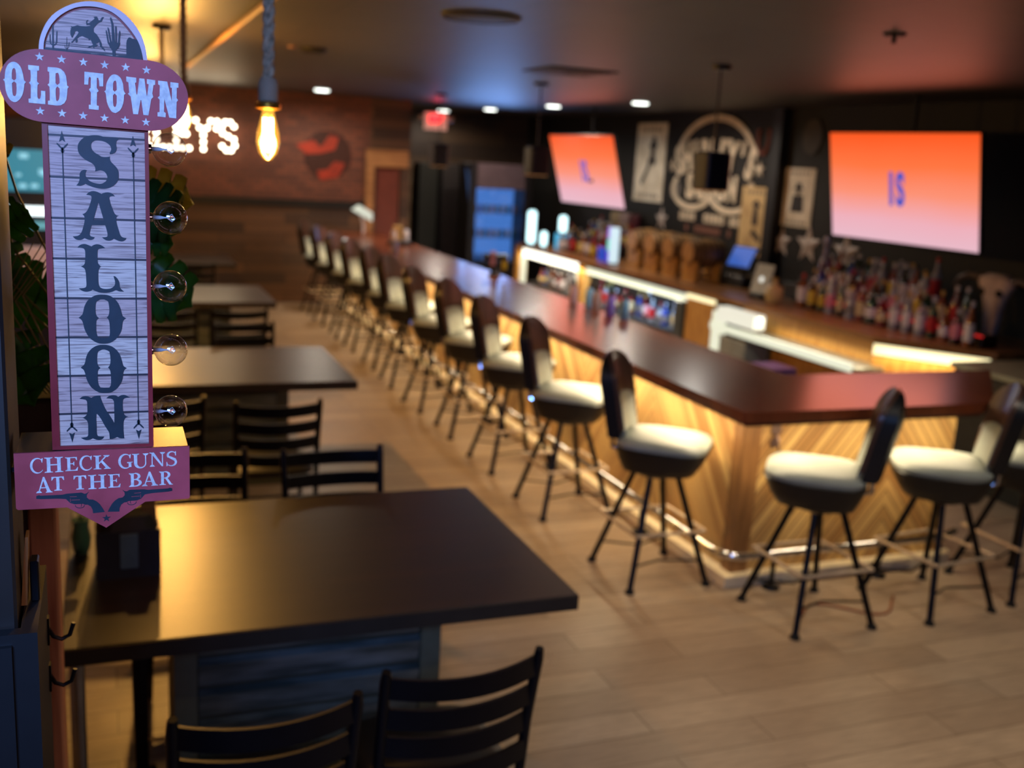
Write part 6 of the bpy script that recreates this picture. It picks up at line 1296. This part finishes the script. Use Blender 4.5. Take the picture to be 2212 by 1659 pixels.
# ---------------------------------------------------------------- far wall: marquee letters, painted mark, cooler
GLY = {'S': [(.9, .85), (.7, 1), (.3, 1), (.1, .85), (.1, .65), (.3, .52), (.7, .48), (.9, .35), (.9, .15), (.7, 0), (.3, 0), (.1, .15)],
       'H': None, 'E': None}
def letter_pts(ch):
    seg = {'S': [[(.85, .86), (.62, 1), (.32, 1), (.1, .82), (.16, .6), (.5, .5), (.84, .4), (.9, .18), (.68, 0), (.38, 0), (.12, .14)]],
           'H': [[(.1, 0), (.1, 1)], [(.9, 0), (.9, 1)], [(.1, .5), (.9, .5)]], 'I': [[(.5, 0), (.5, 1)]],
           'R': [[(.1, 0), (.1, 1)], [(.1, 1), (.7, 1), (.88, .8), (.7, .55), (.1, .52)], [(.5, .5), (.9, 0)]],
           'L': [[(.1, 1), (.1, 0), (.85, 0)]], 'E': [[(.85, 1), (.1, 1), (.1, 0), (.85, 0)], [(.1, .5), (.7, .5)]],
           'Y': [[(.05, 1), (.5, .5), (.95, 1)], [(.5, .5), (.5, 0)]], "'": [[(.5, 1), (.45, .75)]]}[ch]
    return seg
LX = [-.24, .02, .28, .38, .64, .89, 1.15, 1.385, 1.475]
M_lface = pbr('letter_face', rgb(150, 120, 90), .5)
M_lb = emis('letter_bulb', (1.0, .84, .6), 13.0)
MB_bulb = None
for k, chh in enumerate("SHIRLEY'S"):
    wl = {'I': .08, "'": .1}.get(chh, .215); pos = LX[k]
    t = thing('marquee_letter', {0: 'first S', 8: 'last S'}.get(k, 'letter ' + ('apostrophe' if chh == "'" else chh)) + ' of the bulb-lit SHIRLEY\'S on the far brick wall', 'marquee letter', (pos, FY - .001, 2.09), 0, "bulb-lit letters on the far wall")
    m = MB(); pts_b = []
    for sg in letter_pts(chh):
        P2 = [(x * wl, z * .37) for x, z in sg]
        m.tube([(x, -.025, z) for x, z in P2], .035, 6)
        for a, b_ in zip(P2[:-1], P2[1:]):
            L = math.hypot(b_[0] - a[0], b_[1] - a[1]); n = max(1, round(L / .085))
            for i in range(n + 1): pts_b.append((a[0] + (b_[0] - a[0]) * i / n, a[1] + (b_[1] - a[1]) * i / n))
    m.build('channel', M_lface, t, smooth=True)
    uq = []
    for p in pts_b:
        if all(math.hypot(p[0] - q[0], p[1] - q[1]) > .05 for q in uq): uq.append(p)
    for p in uq:
        if MB_bulb is None:
            bb = MB().sphere((0, 0, 0), .024, 10, 6).build('bulb', M_lb, t, smooth=True); MB_bulb = bb
        else:
            bb = MB_bulb.copy(); col.objects.link(bb); bb.parent = t
        bb.location = (p[0], -.075, p[1])
lamp('letters_glow', 'AREA', (.6, 14.6, 2.3), 10, (1, .75, .45), (.6, 13, 2.2), shape='RECTANGLE', size=2.2, size_y=.5)
mk = thing('painted_mark', 'orange-red painted mark with dark disc on the far brick wall', 'mural', (2.85, FY - .001, 2.1))
flat('dark_disc', [[(.34 * math.cos(a * PI / 16) + .1, .34 * math.sin(a * PI / 16)) for a in range(32)]], pbr('mural_dark', rgb(66, 34, 26), .7), mk, 'y', -.004, .004)
MR = pbr('mural_red', rgb(176, 58, 36), .7, c2=rgb(130, 46, 32), scale=4)
flat('red_patch', [[(-.35, .12), (-.1, .2), (.0, .1), (.12, .28), (.25, .25), (.2, .08), (0, .02), (-.2, 0)], ], MR, mk, 'y', -.008, .003)
flat('red_patch', [[(0, -.35), (.25, -.3), (.35, -.1), (.2, -.08), (.1, -.2), (-.05, -.22)]], MR, mk, 'y', -.008, .003)
co = thing('drinks_cooler', 'tall dark drinks cooler with a blue lit glass front at the far end', 'cooler', (6.08, 16.5, 0))
MB().bbox(-.55, -.42, -.3, .3, 0, 2.1, .01).bbox(.42, .55, -.3, .3, 0, 2.1, .01).box(-.42, .42, .24, .3, 0, 2.1).bbox(-.42, .42, -.3, .3, 0, .5, .01).build('cabinet', pbr('cooler_black', rgb(34, 30, 34), .4), co)
MB().bbox(-.42, .42, -.3, .28, 1.7, 2.1, .01).build('header', pbr('mauve_header', rgb(112, 92, 100), .5), co)
MB().box(-.42, .42, .2, .239, .5, 1.7).build('lit_back', emis('cooler_blue', (.09, .28, .85), .9), co)
MB().box(-.42, .42, -.25, .2, .9, .91).box(-.42, .42, -.25, .2, 1.3, 1.31).build('shelf', M_chrome, co)
g = MB().box(-.42, .42, -.29, -.285, .5, 1.7).build('glass_door', M_bulb, co)
rc = random.Random(5)
for i, z in enumerate((.501, .911, 1.311)):
    for k in range(8):
        x = -.36 + k * .1
        nm = ('white', 'green', 'blue', 'amber')[rc.randrange(4)]
        t = thing('drink_can', '%s can in the blue lit cooler, %s shelf' % (nm, ('bottom', 'middle', 'top')[i]), 'can', (6.08 + x, 16.42, z), 0, '%s cans on the %s shelf of the cooler' % (nm, ('bottom', 'middle', 'top')[i]))
        MB().lathe([(.03, 0), (.033, .008), (.033, .11), (.026, .122)], n=10).build('body', pbr('can_' + nm, {'white': rgb(200, 196, 180), 'green': rgb(70, 110, 90), 'blue': rgb(50, 90, 170), 'amber': rgb(170, 130, 80)}[nm], .3), t, smooth=True)
lamp('cooler_light', 'AREA', (5.8, 16.1, 1.5), 11, (.2, .42, 1.0), (4.4, 13.0, 2.93), spread=math.radians(85), shape='RECTANGLE', size=.8, size_y=1.1)

# ---------------------------------------------------------------- lit cabinet seen past the left edge of the sign
gm = thing('game_cabinet', 'tall game cabinet with cyan screen and white band, left edge of the picture', 'game cabinet', (-.62, 9.3, 0))
MB().bbox(-.45, .45, .03, .6, 0, 2.3, .01).build('cabinet', M_vinyl, gm)
MB().box(-.40, .40, .0, .03, 1.72, 2.05).build('upper_screen', emis('cyan_screen', (.03, .25, .38), .8), gm)
rc = random.Random(9)
bl = MB()
for k in range(16):
    x = rc.uniform(-.36, .34); z = rc.uniform(1.74, 2.0); s = rc.uniform(.03, .09)
    bl.box(x, x + s, -.006, 0, z, z + s * .6)
bl.build('screen_highlights', emis('cyan_bright', (.25, .62, .8), 1.0), gm)
MB().bbox(-.41, .41, -.02, .03, 1.53, 1.60, .01).build('light_band', emis('white_band', (.8, .95, 1.0), 2.2), gm)
MB().box(-.3, -.12, -.02, .03, 1.602, 1.63).box(.2, .38, -.02, .03, 1.602, 1.63).build('red_trim', emis('red_trim_glow', (.6, .03, .05), .8), gm)
MB().box(-.35, .35, .0, .03, 1.42, 1.48).build('lower_screen', emis('teal_screen', (.12, .4, .5), .8), gm)
MB().bbox(-.35, .3, -.05, .03, 1.0, 1.28, .01).build('pale_panel', pbr('pale_violet', rgb(190, 180, 210), .5, emit=.12), gm)
